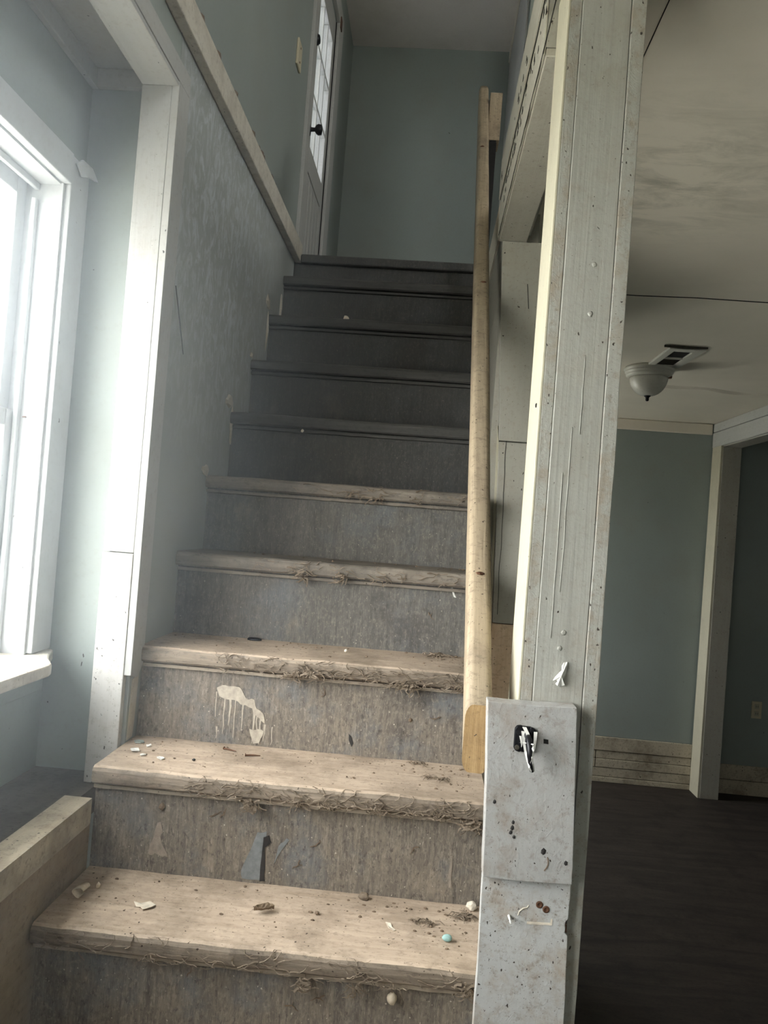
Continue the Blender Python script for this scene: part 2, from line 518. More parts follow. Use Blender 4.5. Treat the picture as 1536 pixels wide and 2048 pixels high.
def tag(o, label, cat, group=None):
    o['label'] = label
    o['category'] = cat
    if group:
        o['group'] = group
    return o


def struct(o):
    o['kind'] = 'structure'
    return o


def stuff(o):
    o['kind'] = 'stuff'
    return o


def B(*a):
    return MB().box(*a)


def rough_outline(cx, cz, pts, seed=0):
    return [(cx + x, cz + z) for x, z in pts]


# ------------------------------------------------------------------ structure
T0, TT, RR = 1.2151, 0.19077, 0.20             # first nosing, going, rise


def nose(k):
    return T0 + (k - 1) * TT, 1.0 + (k - 1) * RR


LAND_Y, LAND_Z = 2.932, 2.743
CEIL = 2.60
XL = -0.602                                     # stair face of the left stair wall
XR = 0.152                                      # right end of the treads
FAR = 5.48

struct(B(-40, 40, -40, 40, -0.9, -0.7).build('ground', 'ground'))
struct(B(0.16, 4.6, -2.5, FAR, -0.12, 0.0).box(-0.7, 0.16, -2.5, 0.45, -0.12, 0.0).box(WX, 0.16, 2.96, FAR, -0.12, 0.0).build('floor', 'floor'))

# outer left wall with the window and the upstairs door cut out
wl = MB()
xo = WX - 0.12
wl.box(xo, WX, -2.5, WIN[0], -0.12, 5.24)
wl.box(xo, WX, WIN[0], WIN[1], -0.12, WIN[2] - 0.02)
wl.box(xo, WX, WIN[0], WIN[1], WIN[3], 5.24)
wl.box(xo, WX, WIN[1], LOW[0], -0.12, 2.5).box(xo, WX, LOW[1], FAR, -0.12, 2.5)
wl.box(xo, WX, LOW[0], LOW[1], -0.12, LOW[2]).box(xo, WX, LOW[0], LOW[1], LOW[3], 2.5)
wl.box(xo, WX, WIN[1], DOOR[0], 2.5, 5.24)
wl.box(xo, WX, DOOR[0], DOOR[1], 2.5, DOOR[2])
wl.box(xo, WX, DOOR[0], DOOR[1], DOOR[3], 5.24)
wl.box(xo, WX, DOOR[1], FAR, 2.5, 5.24)
struct(wl.build('wall_left', 'wall'))
struct(B(WX - 0.12, 4.7, FAR, FAR + 0.12, -0.12, 5.24).build('wall_back', 'wall'))
wf = MB().box(xo, ENT_FILL[0], -2.62, -2.5, -0.12, 2.7).box(ENT_FILL[1], 4.7, -2.62, -2.5, -0.12, 2.7)
wf.box(ENT_FILL[0], ENT_FILL[1], -2.62, -2.5, -0.12, ENT_FILL[2]).box(ENT_FILL[0], ENT_FILL[1], -2.62, -2.5, ENT_FILL[3], 2.7)
wf.box(xo, UPF_FILL[0], -2.62, -2.5, 2.7, 5.24).box(UPF_FILL[1], 4.7, -2.62, -2.5, 2.7, 5.24)
wf.box(UPF_FILL[0], UPF_FILL[1], -2.62, -2.5, 2.7, UPF_FILL[2]).box(UPF_FILL[0], UPF_FILL[1], -2.62, -2.5, UPF_FILL[3], 5.24)
struct(wf.build('wall_front', 'wall'))
wr = MB().box(4.6, 4.7, -2.5, UPP[0], -0.12, 5.24).box(4.6, 4.7, UPP[1], FAR, -0.12, 5.24)
wr.box(4.6, 4.7, UPP[0], UPP[1], -0.12, UPP[2]).box(4.6, 4.7, UPP[0], UPP[1], UPP[3], 5.24)
struct(wr.build('wall_right', 'wall'))
struct(B(WX, 4.6, -2.5, FAR, 5.24, 5.32).build('ceiling_upper', 'upceil'))
# alcove by the window: back wall, ceiling, raised floor behind the curb
struct(B(WX, -0.655, 1.61, 1.66, 0.0, 2.66).build('wall_alcove', 'wall'))
struct(B(WX, -0.674, -2.5, 1.61, 2.66, 2.70).build('ceiling_alcove', 'trim_h'))
struct(B(WX, -0.645, -2.5, 1.61, 1.06, 1.116).build('floor_alcove', 'sillfloor'))
# stair wall on the left (between stair and outer wall)
struct(B(-0.655, XL, 1.562, LAND_Y - 0.01, 0.0, 2.715).build('wall_stair_left', 'scuff'))
# beam over the alcove opening
struct(B(-0.668, XL, -2.5, 1.56, 2.608, 2.715).build('wall_alcove_header', 'wall'))
# upper floor at the landing and over the room
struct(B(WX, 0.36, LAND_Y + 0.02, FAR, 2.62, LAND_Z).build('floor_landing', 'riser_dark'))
struct(B(0.225, 4.6, -2.5, FAR, CEIL + 0.001, LAND_Z).box(0.1525, 0.225, 2.08, LAND_Y + 0.02, 2.605, LAND_Z).build('ceiling', 'ceil'))
# wall between the upper stair and the room
struct(B(XR + 0.006, 0.25, 2.10, 3.55, 0.0, 2.60).build('wall_stair_right', 'beige'))
# partition to the dark room, with a wide opening
struct(B(2.0, 2.11, -2.5, 2.2, 0, 2.6).box(2.012, 2.11, 2.2, 5.30, 2.435, 2.6).box(2.012, 2.11, 5.312, FAR, 0, 2.6).build('wall_partition', 'wall'))
struct(B(0.36, 0.44, 4.2, FAR, LAND_Z, 5.24).build('wall_landing', 'wall'))

# header boards and door jamb of the far opening
t1 = struct(B(1.985, 2.012, 2.1, FAR - 0.01, 2.43, 2.535).build('trim_1', 'trim_h', bevel=0.003))
t2 = struct(B(1.98, 2.0, 2.1, FAR - 0.03, 2.537, 2.597).build('trim_2', 'trim_h', bevel=0.004))
t3 = struct(B(2.0, 2.125, 5.298, 5.312, 0, 2.43).build('trim_3', 'beige', bevel=0.002))
t4 = struct(B(1.985, 2.0, 5.30, FAR - 0.02, 0, 2.43).build('trim_4', 'cream', bevel=0.002))
t5 = struct(B(0.25, 1.98, FAR - 0.02, FAR, 2.522, 2.599).build('trim_5', 'ceil', bevel=0.006))
t6 = struct(B(2.0, 2.12, 2.1, 5.298, 2.422, 2.43).build('trim_6', 'beige'))

# baseboards: five stacked boards in the room, two in the dark room
bb = struct(B(0.25, 1.985, FAR - 0.008, FAR, 0, 0.318).build('baseboard_back', 'dark'))
for i, (z0, z1, d) in enumerate(((0.0, 0.036, 0.024), (0.039, 0.101, 0.02), (0.104, 0.163, 0.024), (0.166, 0.221, 0.02), (0.224, 0.319, 0.026))):
    if i in (2, 3):
        B(0.25, 1.318, FAR - d, FAR - 0.008, z0, z1).build('board', 'base', bb, 0.003)
        B(1.322, 1.985, FAR - d + 0.001, FAR - 0.008, z0, z1).build('board', 'base', bb, 0.003)
    else:
        B(0.25, 1.985, FAR - d, FAR - 0.008, z0, z1).build('board', 'base', bb, 0.003)
b2 = struct(B(2.125, 4.6, FAR - 0.008, FAR, 0, 0.2).build('baseboard_beyond', 'dark'))
B(2.125, 4.6, FAR - 0.025, FAR - 0.008, 0.0, 0.098).build('board', 'base', b2, 0.004)
B(2.125, 4.6, FAR - 0.022, FAR - 0.008, 0.102, 0.205).build('board', 'base', b2, 0.004)


# ceiling seams: taped joints of the ceiling sheets, standing slightly proud
def seam(name, pts, wd, par, mat='dark'):
    mb = MB()
    n = len(pts)
    for i in range(n - 1):
        (x0, y0, h0), (x1, y1, h1) = pts[i], pts[i + 1]
        d = Vector((x1 - x0, y1 - y0, 0)).normalized().orthogonal()
        d = Vector((-(y1 - y0), x1 - x0, 0)).normalized() * wd
        b = len(mb.v)
        mb.v += [(x0 - d.x, y0 - d.y, CEIL + 0.002), (x0, y0, CEIL - h0), (x0 + d.x, y0 + d.y, CEIL + 0.002),
                 (x1 - d.x, y1 - d.y, CEIL + 0.002), (x1, y1, CEIL - h1), (x1 + d.x, y1 + d.y, CEIL + 0.002)]
        mb.f += [(b, b + 1, b + 4, b + 3), (b + 1, b + 2, b + 5, b + 4), (b, b + 3, b + 5, b + 2)]
    return mb.build(name, mat, par)


ceil_ob = bpy.data.objects['ceiling']
seam('ceiling_seam', [(0.3 + 0.2 * i, 2.735 + 0.006 * (i % 3), 0.0015) for i in range(10)], 0.004, ceil_ob)
seam('ceiling_seam', [(1.15 + 0.09 * i, 4.24 + 0.014 * i + 0.02 * math.sin(i * 1.3), 0.004 + 0.008 * abs(math.sin(i * 0.9))) for i in range(10)], 0.03, ceil_ob, 'ceil')
seam('ceiling_seam', [(0.333, 0.6 + 0.2 * i, 0.001) for i in range(5)], 0.0016, ceil_ob)

# landing: skirt board of the upper floor running along the left stair wall
ld = struct(B(-0.812, -0.578, -0.6, LAND_Y - 0.005, 2.72, 2.738).build('trim_7', 'dirty'))
struct(B(-0.603, -0.577, -0.6, LAND_Y + 0.01, 2.716, 2.788).build('trim_8', 'dirty', bevel=0.003))
# alcove trims
struct(B(-0.675, -0.596, -2.5, 1.548, 2.598, 2.608).build('trim_9', 'trim_h', bevel=0.001))            # soffit board
struct(B(XL, -0.594, -2.5, 1.612, 2.6085, 2.652).build('trim_10', 'trim_h', bevel=0.001))              # header casing, stair side
struct(B(-0.80, -0.675, 1.595, 1.61, 2.618, 2.659).build('trim_11', 'trim_h', bevel=0.002))            # back wall cove
struct(B(WX, -0.80, -2.5, 1.61, 2.618, 2.659).build('trim_12', 'trim_h', bevel=0.002))                  # window wall cove
struct(B(-0.676, -0.668, -2.5, 1.547, 2.608, 2.66).build('trim_13', 'trim_h', bevel=0.001))

# left door post of the alcove opening
cp = root('casing_post', 'dirty white trim post between window alcove and stairs', 'post', (-0.635, 1.55, 1.116))
B(-0.675, -0.6095, 1.545, 1.562, 1.602, 2.598).build('front_board', 'trim', cp, 0.0015)
B(-0.676, -0.6095, 1.5435, 1.562, 1.116, 1.600).build('front_board', 'trim_low', cp, 0.0015)
sb = MB()
sb.prism([(-0.6095, 1.546, 2.608), (-0.6095, 1.546, 1.345), (-0.6095, 1.585, 1.335), (-0.6095, 1.604, 1.352), (-0.6095, 1.612, 1.36), (-0.6095, 1.612, 2.608)], (0.0155, 0, 0))
sb.build('side_board', 'trim', cp, 0.001)
MB().prism([(-0.6095, 1.575, 1.332), (-0.6095, 1.57, 1.202), (-0.6095, 1.60, 1.203), (-0.6095, 1.606, 1.24), (-0.6095, 1.612, 1.357), (-0.6095, 1.602, 1.348), (-0.6095, 1.584, 1.331)], (0.0085, 0, 0)).build('broken_lower_board', 'plaster', cp, 0.001)
B(-0.668, -0.6095, 1.5625, 1.61, 1.116, 2.59).build('core', 'dark', cp)

# curb along the alcove floor
cb = root('alcove_curb', 'mud-stained low curb wall beside the lowest steps under the window', 'curb', (-0.62, 0.5, 0))
cbm = MB()
NS = 40
for i in range(NS):
    y0, y1 = -2.0 + 3.455 * i / NS, -2.0 + 3.455 * (i + 1) / NS
    cbm.box(-0.648 + 0.002 * noise.noise((i * 0.7, 0, 0)), -0.5945, y0, min(y1, 1.404), 1.092, 1.141 + 0.002 * noise.noise((i * 0.9, 3, 0)))
cbm.build('cap_board', 'curb_top', cb)
B(-0.643, -0.606, -2.0, 1.43, 0.0, 1.092).build('face_board', 'curb', cb)

# ------------------------------------------------------------------ window 1
w1 = struct(bpy.data.objects.new('window_1', None))
w1.location = (WX, 0.5, 1.375)
COL.objects.link(w1)
y0, y1, z0, z1 = WIN
B(WX, WX + 0.018, y1 - 0.002, y1 + 0.075, z0 + 0.003, z1 + 0.06).build('side_casing', 'clean', w1, 0.002)
B(WX, WX + 0.018, y0 - 0.07, y0 + 0.002, z0 + 0.003, z1 + 0.06).build('side_casing', 'clean', w1, 0.002)
B(WX, WX + 0.020, y0 - 0.07, y1 - 0.0025, z1 - 0.002, z1 + 0.062).build('head_casing', 'clean', w1, 0.002)
B(WX, WX + 0.006, y1 - 0.010, y1 - 0.0025, z0, z1 - 0.003).build('jamb_bead', 'clean', w1, 0.001)
B(WX - 0.10, WX, y1 - 0.006, y1, z0, z1).build('jamb', 'clean', w1)
B(WX - 0.10, WX, y0, y0 + 0.006, z0, z1).build('jamb', 'clean', w1)
B(WX - 0.10, WX, y0 + 0.006, y1 - 0.006, z1 - 0.006, z1).build('head_jamb', 'clean', w1)
B(WX - 0.056, WX - 0.046, y1 - 0.020, y1 - 0.006, z0, z1 - 0.04).build('parting_stop', 'clean', w1, 0.002)
B(WX - 0.056, WX - 0.046, y0 + 0.006, y1 - 0.006, z1 - 0.020, z1 - 0.006).build('parting_stop', 'clean', w1, 0.002)
# stool with a rounded, chipped end
st = [(WX - 0.10, y0 - 0.1), (-0.725, y0 - 0.1), (-0.7225, 1.30), (-0.718, 1.44), (-0.722, 1.458), (-0.735, 1.478), (-0.75, 1.50), (-0.765, 1.53), (-0.79, 1.597), (WX, 1.6), (WX, 1.52), (WX - 0.10, 1.52)]
MB().prism([(x, y, 1.352) for x, y in st], (0, 0, 0.024)).build('stool', 'dirty', w1, 0.004)
B(WX, WX + 0.014, y0 - 0.05, 1.58, 1.29, 1.352).build('apron', 'wall', w1, 0.002)
# sashes: lower sash inside, upper sash outside
for nm, xa, xb, za, zb in (('lower_sash', WX - 0.086, WX - 0.058, 1.376, 1.88), ('upper_sash', WX - 0.10, WX - 0.074, 1.86, z1 - 0.006)):
    for (ya, yb) in ((y0 + 0.006, 0.46), (0.47, y1 - 0.006)):
        sh = MB()
        sh.box(xa, xb, ya, ya + 0.035, za, zb).box(xa, xb, yb - 0.035, yb, za, zb)
        sh.box(xa, xb, ya + 0.035, yb - 0.035, za, za + 0.035).box(xa, xb, ya + 0.035, yb - 0.035, zb - 0.035, zb)
        so = sh.build(nm, 'clean', w1, 0.002)
        B((xa + xb) / 2 - 0.002, (xa + xb) / 2 + 0.002, ya + 0.035, yb - 0.035, za + 0.035, zb - 0.035).build('pane', 'glass', so)
B(WX - 0.10, WX - 0.05, 0.44, 0.49, z0, z1 - 0.006).build('mullion', 'clean', w1, 0.002)
def framed(name, a0, a1, b0, b1, at, axis):
    wn = struct(bpy.data.objects.new(name, None))
    wn.location = (at, a0, b0) if axis == 'x' else (a0, at, b0)
    COL.objects.link(wn)

    def bar(mb, p0, p1, q0, q1, d0, d1):
        return mb.box(at + d0, at + d1, p0, p1, q0, q1) if axis == 'x' else mb.box(p0, p1, at + d0, at + d1, q0, q1)
    f = MB()
    for p in ((a0, a0 + 0.06, b0, b1), (a1 - 0.06, a1, b0, b1), (a0 + 0.06, a1 - 0.06, b0, b0 + 0.06), (a0 + 0.06, a1 - 0.06, b1 - 0.06, b1)):
        bar(f, *p, -0.02, 0.02)
    f.build('frame', 'clean', wn, 0.002)
    bar(MB(), a0 + 0.06, a1 - 0.06, b0 + 0.06, b1 - 0.06, -0.002, 0.002).build('pane', 'glass', wn)


framed('added_window_2', *ENT_FILL, -2.56, 'y')  # unseen window added behind the camera as fill light
framed('window_3', *LOW, WX - 0.06, 'x')
framed('window_4', *UPP, 4.65, 'x')
framed('added_window_5', *UPF_FILL, -2.56, 'y')  # unseen window added to lift the landing wall and ceiling
# torn paint at the casing corner
MB().prism([(WX + 0.021, 1.525, 2.412), (WX + 0.021, 1.548, 2.43), (WX + 0.03, 1.575, 2.424), (WX + 0.032, 1.600, 2.405), (WX + 0.026, 1.57, 2.402), (WX + 0.024, 1.545, 2.392)], (0.004, 0, 0)).build('torn_paint', 'clean', w1)

# ------------------------------------------------------------------ upstairs door (door_1)
d1 = struct(bpy.data.objects.new('door_1', None))
d1.location = (WX, 4.35, LAND_Z)
COL.objects.link(d1)
y0, y1, z0, z1 = DOOR
B(WX, WX + 0.02, y1 + 0.001, y1 + 0.16, z0, z1 + 0.12).build('side_casing', 'trim', d1, 0.002)
B(WX, WX + 0.02, y0 - 0.08, y0 - 0.001, z0, z1 + 0.12).build('side_casing', 'trim', d1, 0.002)
B(WX, WX + 0.022, y0 - 0.08, y1 + 0.001, z1 + 0.001, z1 + 0.12).build('head_casing', 'trim', d1, 0.002)
B(WX - 0.02, WX, y1 - 0.006, y1 + 0.002, z0, z1).build('gap', 'dark', d1)
xs0, xs1 = WX - 0.045, WX - 0.005
g0, g1, h0, h1 = 4.155, 4.625, 3.80, 4.705
B(xs0, xs1, y0 + 0.004, g0, z0 + 0.005, z1 - 0.004).build('stile', 'trim', d1, 0.002)
B(xs0, xs1, g1, y1 - 0.006, z0 + 0.005, z1 - 0.004).build('stile', 'trim', d1, 0.002)
B(xs0, xs1, g0, g1, h1, z1 - 0.004).build('top_rail', 'trim', d1)
B(xs0, xs1, g0, g1, 3.66, h0).build('lock_rail', 'trim', d1)
B(xs0, xs1, g0, g1, z0 + 0.005, z0 + 0.2).build('bottom_rail', 'trim', d1)
for i in range(5):
    a = g0 + (g1 - g0) * i / 5
    B(xs0 + 0.01, xs1 - 0.004, a + 0.004, a + (g1 - g0) / 5 - 0.004, z0 + 0.2, 3.66).build('panel_board', 'trim', d1, 0.004)
B(xs0 + 0.008, xs0 + 0.012, g0, g1, z0 + 0.2, 3.66).build('panel_back', 'trim', d1)
for i in (1, 2):
    z = h0 + (h1 - h0) * i / 3
    B(xs0 + 0.006, xs1 - 0.002, g0, g1, z - 0.009, z + 0.009).build('muntin', 'trim', d1, 0.002)
    yv = g0 + (g1 - g0) * i / 3
    B(xs0 + 0.006, xs1 - 0.004, yv - 0.006, yv + 0.006, h0, h1).build('muntin', 'trim', d1, 0.002)
for i in range(3):
    for j in range(3):
        a, b = g0 + (g1 - g0) * i / 3, h0 + (h1 - h0) * j / 3
        B(WX - 0.026, WX - 0.022, a + 0.006, a + (g1 - g0) / 3 - 0.006, b + 0.009, b + (h1 - h0) / 3 - 0.009).build('pane', 'glass', d1)
cm = MB()
NC = 120
for i in range(NC + 1):
    y = g0 + 0.0 + (g1 - g0) * i / NC
    x = WX - 0.065 + 0.012 * math.sin(y * 75) + 0.006 * math.sin(y * 143 + 1)
    cm.v += [(x, y, h0 - 0.03), (x, y, h1 + 0.03)]
for i in range(NC):
    cm.f.append((2 * i, 2 * i + 2, 2 * i + 3, 2 * i + 1))
cm.build('sheer_curtain', 'curtain', d1, smooth=True)
kn = MB().lathe([(0.034, WX - 0.005), (0.034, WX + 0.003), (0.012, WX + 0.008), (0.011, WX + 0.03), (0.024, WX + 0.038), (0.030, WX + 0.05), (0.027, WX + 0.066), (0.012, WX + 0.07)], 4.085, 3.86, 20, 'x')
kn.build('door_knob', 'black', d1, smooth=True)
MB().lathe([(0.03, WX - 0.005), (0.03, WX + 0.006), (0.022, WX + 0.02), (0.008, WX + 0.022)], 4.075, 4.36, 18, 'x').build('deadbolt', 'black', d1, smooth=True)
B(WX + 0.018, WX + 0.026, y1 + 0.01, y1 + 0.06, 4.86, 4.93).build('top_hinge', 'rust', d1)

# white switch plate on the upper wall beside the door
sp = tag(B(WX, WX + 0.012, 3.60, 3.69, 3.93, 4.06).build('switch_plate', 'plastic', bevel=0.004), 'pale switch plate on the upper wall before the glazed door', 'switch')
MB().lathe([(0.005, WX + 0.011), (0.005, WX + 0.014), (0.002, WX + 0.0145)], 3.645, 4.03, 10, 'x').build('screw', 'rust', sp)
MB().lathe([(0.005, WX + 0.011), (0.005, WX + 0.014), (0.002, WX + 0.0145)], 3.645, 3.96, 10, 'x').build('screw', 'rust', sp)

# ------------------------------------------------------------------ staircase
stair = root('staircase', 'steep worn wooden staircase of dusty grey-brown steps rising to the landing', 'staircase', (-0.2, 1.2, 0))


def make_tread(k):
    y, z = nose(k)
    yb = y + TT + 0.03
    x0, x1 = (-0.6005, XR) if k > 0 else (-0.6005, 0.116)
    th = 0.034
    prof = [(yb, -th), (y + 0.006, -th), (y + 0.0015, -th + 0.004), (y, -th * 0.6), (y + 0.0005, -0.009), (y + 0.004, -0.003), (y + 0.010, 0.0), (y + 0.05, 0.0), (y + 0.11, 0.0), (yb, 0.0)]
    nx = 90
    mb = MB()
    n = len(prof)
    for i in range(nx + 1):
        x = x0 + (x1 - x0) * i / nx
        e = 0.0035 * noise.noise((x * 9, k * 5.3, 0)) + 0.002 * noise.noise((x * 33, k * 7, 2))
        for j, (py, pz) in enumerate(prof):
            fr = 1.0 if 1 <= j <= 6 else 0.0
            dz = 0.0015 * noise.noise((x * 12, py * 12, k)) if j >= 5 else 0.0
            wear = -0.002 * max(0, noise.noise((x * 4, k, 9))) if j in (5, 6, 7) else 0.0
            mb.v.append((x, py + e * fr, z + pz + dz + wear))
    for i in range(nx):
        for j in range(n):
            j2 = (j + 1) % n
            a = i * n
            mb.f.append((a + j, a + j2, a + n + j2, a + n + j))
    mb.f.append(tuple(range(n)))
    mb.f.append(tuple(nx * n + j for j in reversed(range(n))))
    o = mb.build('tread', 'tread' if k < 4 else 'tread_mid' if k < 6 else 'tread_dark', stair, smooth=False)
    # dirty front edge as its own material slot on the nosing faces
    me = o.data
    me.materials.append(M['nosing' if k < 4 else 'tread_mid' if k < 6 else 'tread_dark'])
    for p in me.polygons:
        if p.index < nx * n and 1 <= p.index % n <= 4:
            p.material_index = 1
    return o


treads = {}
for k in range(-3, 10):
    y, z = nose(k)
    treads[k] = make_tread(k)
    yr = y + 0.026
    rs = MB()
    zb = z - RR
    if k == -3:
        zb = 0.0
    x0 = -0.601
    xr = XR if k > 1 else 0.117
    if k == 1:
        rs.box(0.117, XR, yr, yr + 0.018, zb + 0.03, z - 0.034)
    rs.box(x0, xr, yr, yr + 0.018, zb - (0.0 if k == -3 else 0.006), z - 0.033)
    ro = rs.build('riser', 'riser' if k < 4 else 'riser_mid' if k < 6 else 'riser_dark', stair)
    treads[('r', k)] = ro
    # thin cove strip under the nosing
    cv = MB()
    nn = 40
    xr = XR if k > 0 else 0.116
    for i in range(nn + 1):
        x = x0 + (xr - x0) * i / nn
        o = 0.0012 * noise.noise((i * 0.5, k * 3, 1))
        cv.v += [(x, yr, z - 0.0385), (x, yr - 0.011 + o, z - 0.0385), (x, yr - 0.010 + o, z - 0.0455 + o), (x, yr, z - 0.047 + o)]
    for i in range(nn):
        for q in range(4):
            q2 = (q + 1) % 4
            cv.f.append((4 * i + q, 4 * i + q2, 4 * i + 4 + q2, 4 * i + 4 + q))
    cv.f += [(0, 1, 2, 3), (4 * nn, 4 * nn + 1, 4 * nn + 2, 4 * nn + 3)]
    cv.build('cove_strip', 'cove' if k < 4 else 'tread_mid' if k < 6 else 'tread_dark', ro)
# last short riser up to the landing and the landing nosing
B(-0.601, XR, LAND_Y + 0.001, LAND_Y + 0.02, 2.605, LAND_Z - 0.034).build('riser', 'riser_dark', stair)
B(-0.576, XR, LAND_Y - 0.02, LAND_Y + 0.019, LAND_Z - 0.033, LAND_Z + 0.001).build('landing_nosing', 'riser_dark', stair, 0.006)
# closed side under the steps
for k in range(2, 10):
    y, z = nose(k)
    B(XR - 0.004, XR, y + 0.046, y + TT + 0.024, z - RR + 0.001, z - 0.036).build('side_panel', 'beige', stair)

# paint smears and stains on the risers (peeling layers with a thickness of their own)


def smear(par, k, pts, mat, name='paint_smear', th=0.0012):
    y = nose(k)[0] + 0.026
    MB().prism([(x, y + 0.0002, z) for x, z in pts], (0, -th, 0)).build(name, mat, par)


def ragged(pts, n=3, amp=0.004, seed=0):
    out = []
    for i, (x, z) in enumerate(pts):
        x2, z2 = pts[(i + 1) % len(pts)]
        for j in range(n):
            t = j / n
            px, pz = x + (x2 - x) * t, z + (z2 - z) * t
            if j == 0 and amp < 0.0015:
                out.append((px, pz))
                continue
            out.append((px + amp * noise.noise((px * 90, pz * 90, seed)), pz + amp * noise.noise((px * 90, pz * 90, seed + 5))))
    return out


r3 = treads[('r', 3)]
smear(r3, 3, ragged([(-0.428, 1.317), (-0.418, 1.328), (-0.395, 1.325), (-0.375, 1.322), (-0.362, 1.300), (-0.345, 1.300), (-0.338, 1.284), (-0.322, 1.27), (-0.318, 1.25), (-0.333, 1.262), (-0.35, 1.28), (-0.372, 1.29), (-0.395, 1.295), (-0.418, 1.297)], 3, 0.005, 2), 'smear')
for i, (x, za, zb) in enumerate(((-0.431, 1.31, 1.255), (-0.412, 1.298, 1.22), (-0.400, 1.296, 1.24), (-0.388, 1.296, 1.215), (-0.371, 1.29, 1.232), (-0.345, 1.272, 1.206), (-0.338, 1.268, 1.21), (-0.330, 1.262, 1.204), (-0.321, 1.25, 1.212), (-0.303, 1.245, 1.205), (-0.425, 1.235, 1.21))):
    smear(r3, 3, ragged([(x, za), (x + 0.0026 + 0.0012 * (i % 3), za), (x + 0.0022, zb), (x + 0.001, zb)], 4, 0.0022, i), 'smear', 'paint_drip', 0.0007)
smear(r3, 3, ragged([(-0.352, 1.236), (-0.33, 1.24), (-0.318, 1.236), (-0.328, 1.205), (-0.34, 1.204)], 3, 0.006, 7), 'smear', th=0.0017)
smear(r3, 3, [(-0.134, 1.245), (-0.128, 1.24), (-0.123, 1.226), (-0.126, 1.218), (-0.133, 1.232)], 'tar', 'dark_stain')
MB().lump((-0.004, 1.622, 1.287), (0.005, 0.004, 0.005), 3).build('dirt_lump', 'crumb', r3)
r2_ = treads[('r', 2)]
smear(r2_, 2, ragged([(-0.278, 1.098), (-0.262, 1.098), (-0.262, 1.06), (-0.262, 1.006), (-0.30, 1.005), (-0.306, 1.02), (-0.29, 1.06)], 3, 0.004, 1), 'blueg')
smear(r2_, 2, ragged([(-0.266, 1.088), (-0.256, 1.092), (-0.251, 1.082), (-0.256, 1.073), (-0.262, 1.07), (-0.259, 1.04), (-0.258, 1.006), (-0.268, 1.006), (-0.267, 1.05)], 3, 0.002, 3), 'tar', 'dark_stain', 0.0018)
smear(r2_, 2, ragged([(-0.478, 1.095), (-0.47, 1.095), (-0.455, 1.045), (-0.448, 1.035), (-0.474, 1.033), (-0.485, 1.035)], 4, 0.008, 4), 'faint')
smear(r2_, 2, ragged([(-0.236, 1.075), (-0.222, 1.09), (-0.216, 1.088), (-0.236, 1.055), (-0.242, 1.04)], 3, 0.003, 5), 'blueg')
smear(r2_, 2, ragged([(0.09, 1.09), (0.095, 1.09), (0.097, 1.03), (0.092, 1.03)], 3, 0.002, 8), 'faint', 'paint_drip')
MB().lump((-0.467, 1.429, 1.128), (0.007, 0.004, 0.007), 4).build('dirt_lump', 'crumb', r2_)
r4 = treads[('r', 4)]
smear(r4, 4, [(0.068, 1.562), (0.073, 1.563), (0.079, 1.546), (0.083, 1.54), (0.077, 1.541)], 'white')
r6 = treads[('r', 6)]
MB().lump((-0.383, 2.167, 1.957), (0.005, 0.003, 0.005), 8).build('paint_flake', 'chip', r6)


# dried roots hanging in mats over the nosings
def roots(k, n, clumps, seed, x0=-0.58, x1=0.13):
    rnd = random.Random(seed)
    y, z = nose(k)
    mb = MB()

    def fibre(px, pz, length, ang, r, out=0.0):
        pts = []
        py = y - 0.0012 - out
        st_ = max(3, int(length / 0.006))
        for i in range(st_ + 1):
            if pz > z - 0.004:
                py2 = y + 0.004
            elif pz < z - 0.036:
                py2 = y + 0.004
            else:
                py2 = y - 0.003
            pts.append((px, py2 - out - rnd.random() * 0.0025, pz))
            ang += rnd.uniform(-0.75, 0.75)
            px += math.cos(ang) * 0.006
            pz += math.sin(ang) * 0.004
            pz = min(z + 0.001, max(z - 0.06, pz))
            px = min(max(px, x0 - 0.015), x1 + 0.015)
        mb.tube(pts, [r * (1 - 0.5 * i / st_) for i in range(st_ + 1)], 3)

    for i in range(n):
        fibre(rnd.uniform(x0, x1), z - rnd.uniform(0.004, 0.036), rnd.uniform(0.012, 0.05), rnd.choice((0, math.pi)) + rnd.uniform(-0.7, 0.7), rnd.uniform(0.0006, 0.0015))
    for cx, cz, cn, big in clumps:
        for i in range(cn):
            fibre(cx + rnd.gauss(0, 0.008), z + cz + rnd.gauss(0, 0.005), rnd.uniform(0.015, 0.04), -math.pi / 2 + rnd.uniform(-0.8, 0.8), rnd.uniform(0.0008, 0.0020) * big, rnd.random() * 0.004)
    stuff(mb.build('root_tangle', 'root', treads[k]))


roots(1, 90, [(-0.14, -0.045, 14, 1.2), (0.0, -0.035, 8, 0.8), (0.12, -0.02, 22, 1.3), (-0.06, -0.04, 16, 1.0), (-0.4, -0.03, 12, .8)], 1)
roots(2, 170, [(-0.29, -0.04, 26, 1.5), (0.127, -0.035, 30, 1.6), (-0.2, -0.03, 14, .9), (-0.05, -0.02, 18, 1.0), (-0.15, -0.028, 18, .9), (0.06, -0.02, 14, .9)], 2, -0.42)
roots(3, 170, [(-0.258, -0.03, 26, 1.5), (-0.222, -0.02, 24, 1.4), (-0.011, -0.03, 22, 1.3), (-0.03, -0.03, 12, 1.0), (0.10, -0.03, 12, 1.1)], 3, -0.42)
roots(4, 70, [(-0.285, -0.03, 14, 1.3), (-0.2, -0.03, 14, 1.2)], 4, -0.4)
roots(5, 45, [(-0.13, -0.03, 10, 1.2), (-0.2, -0.02, 8, 1.0)], 5, -0.35)

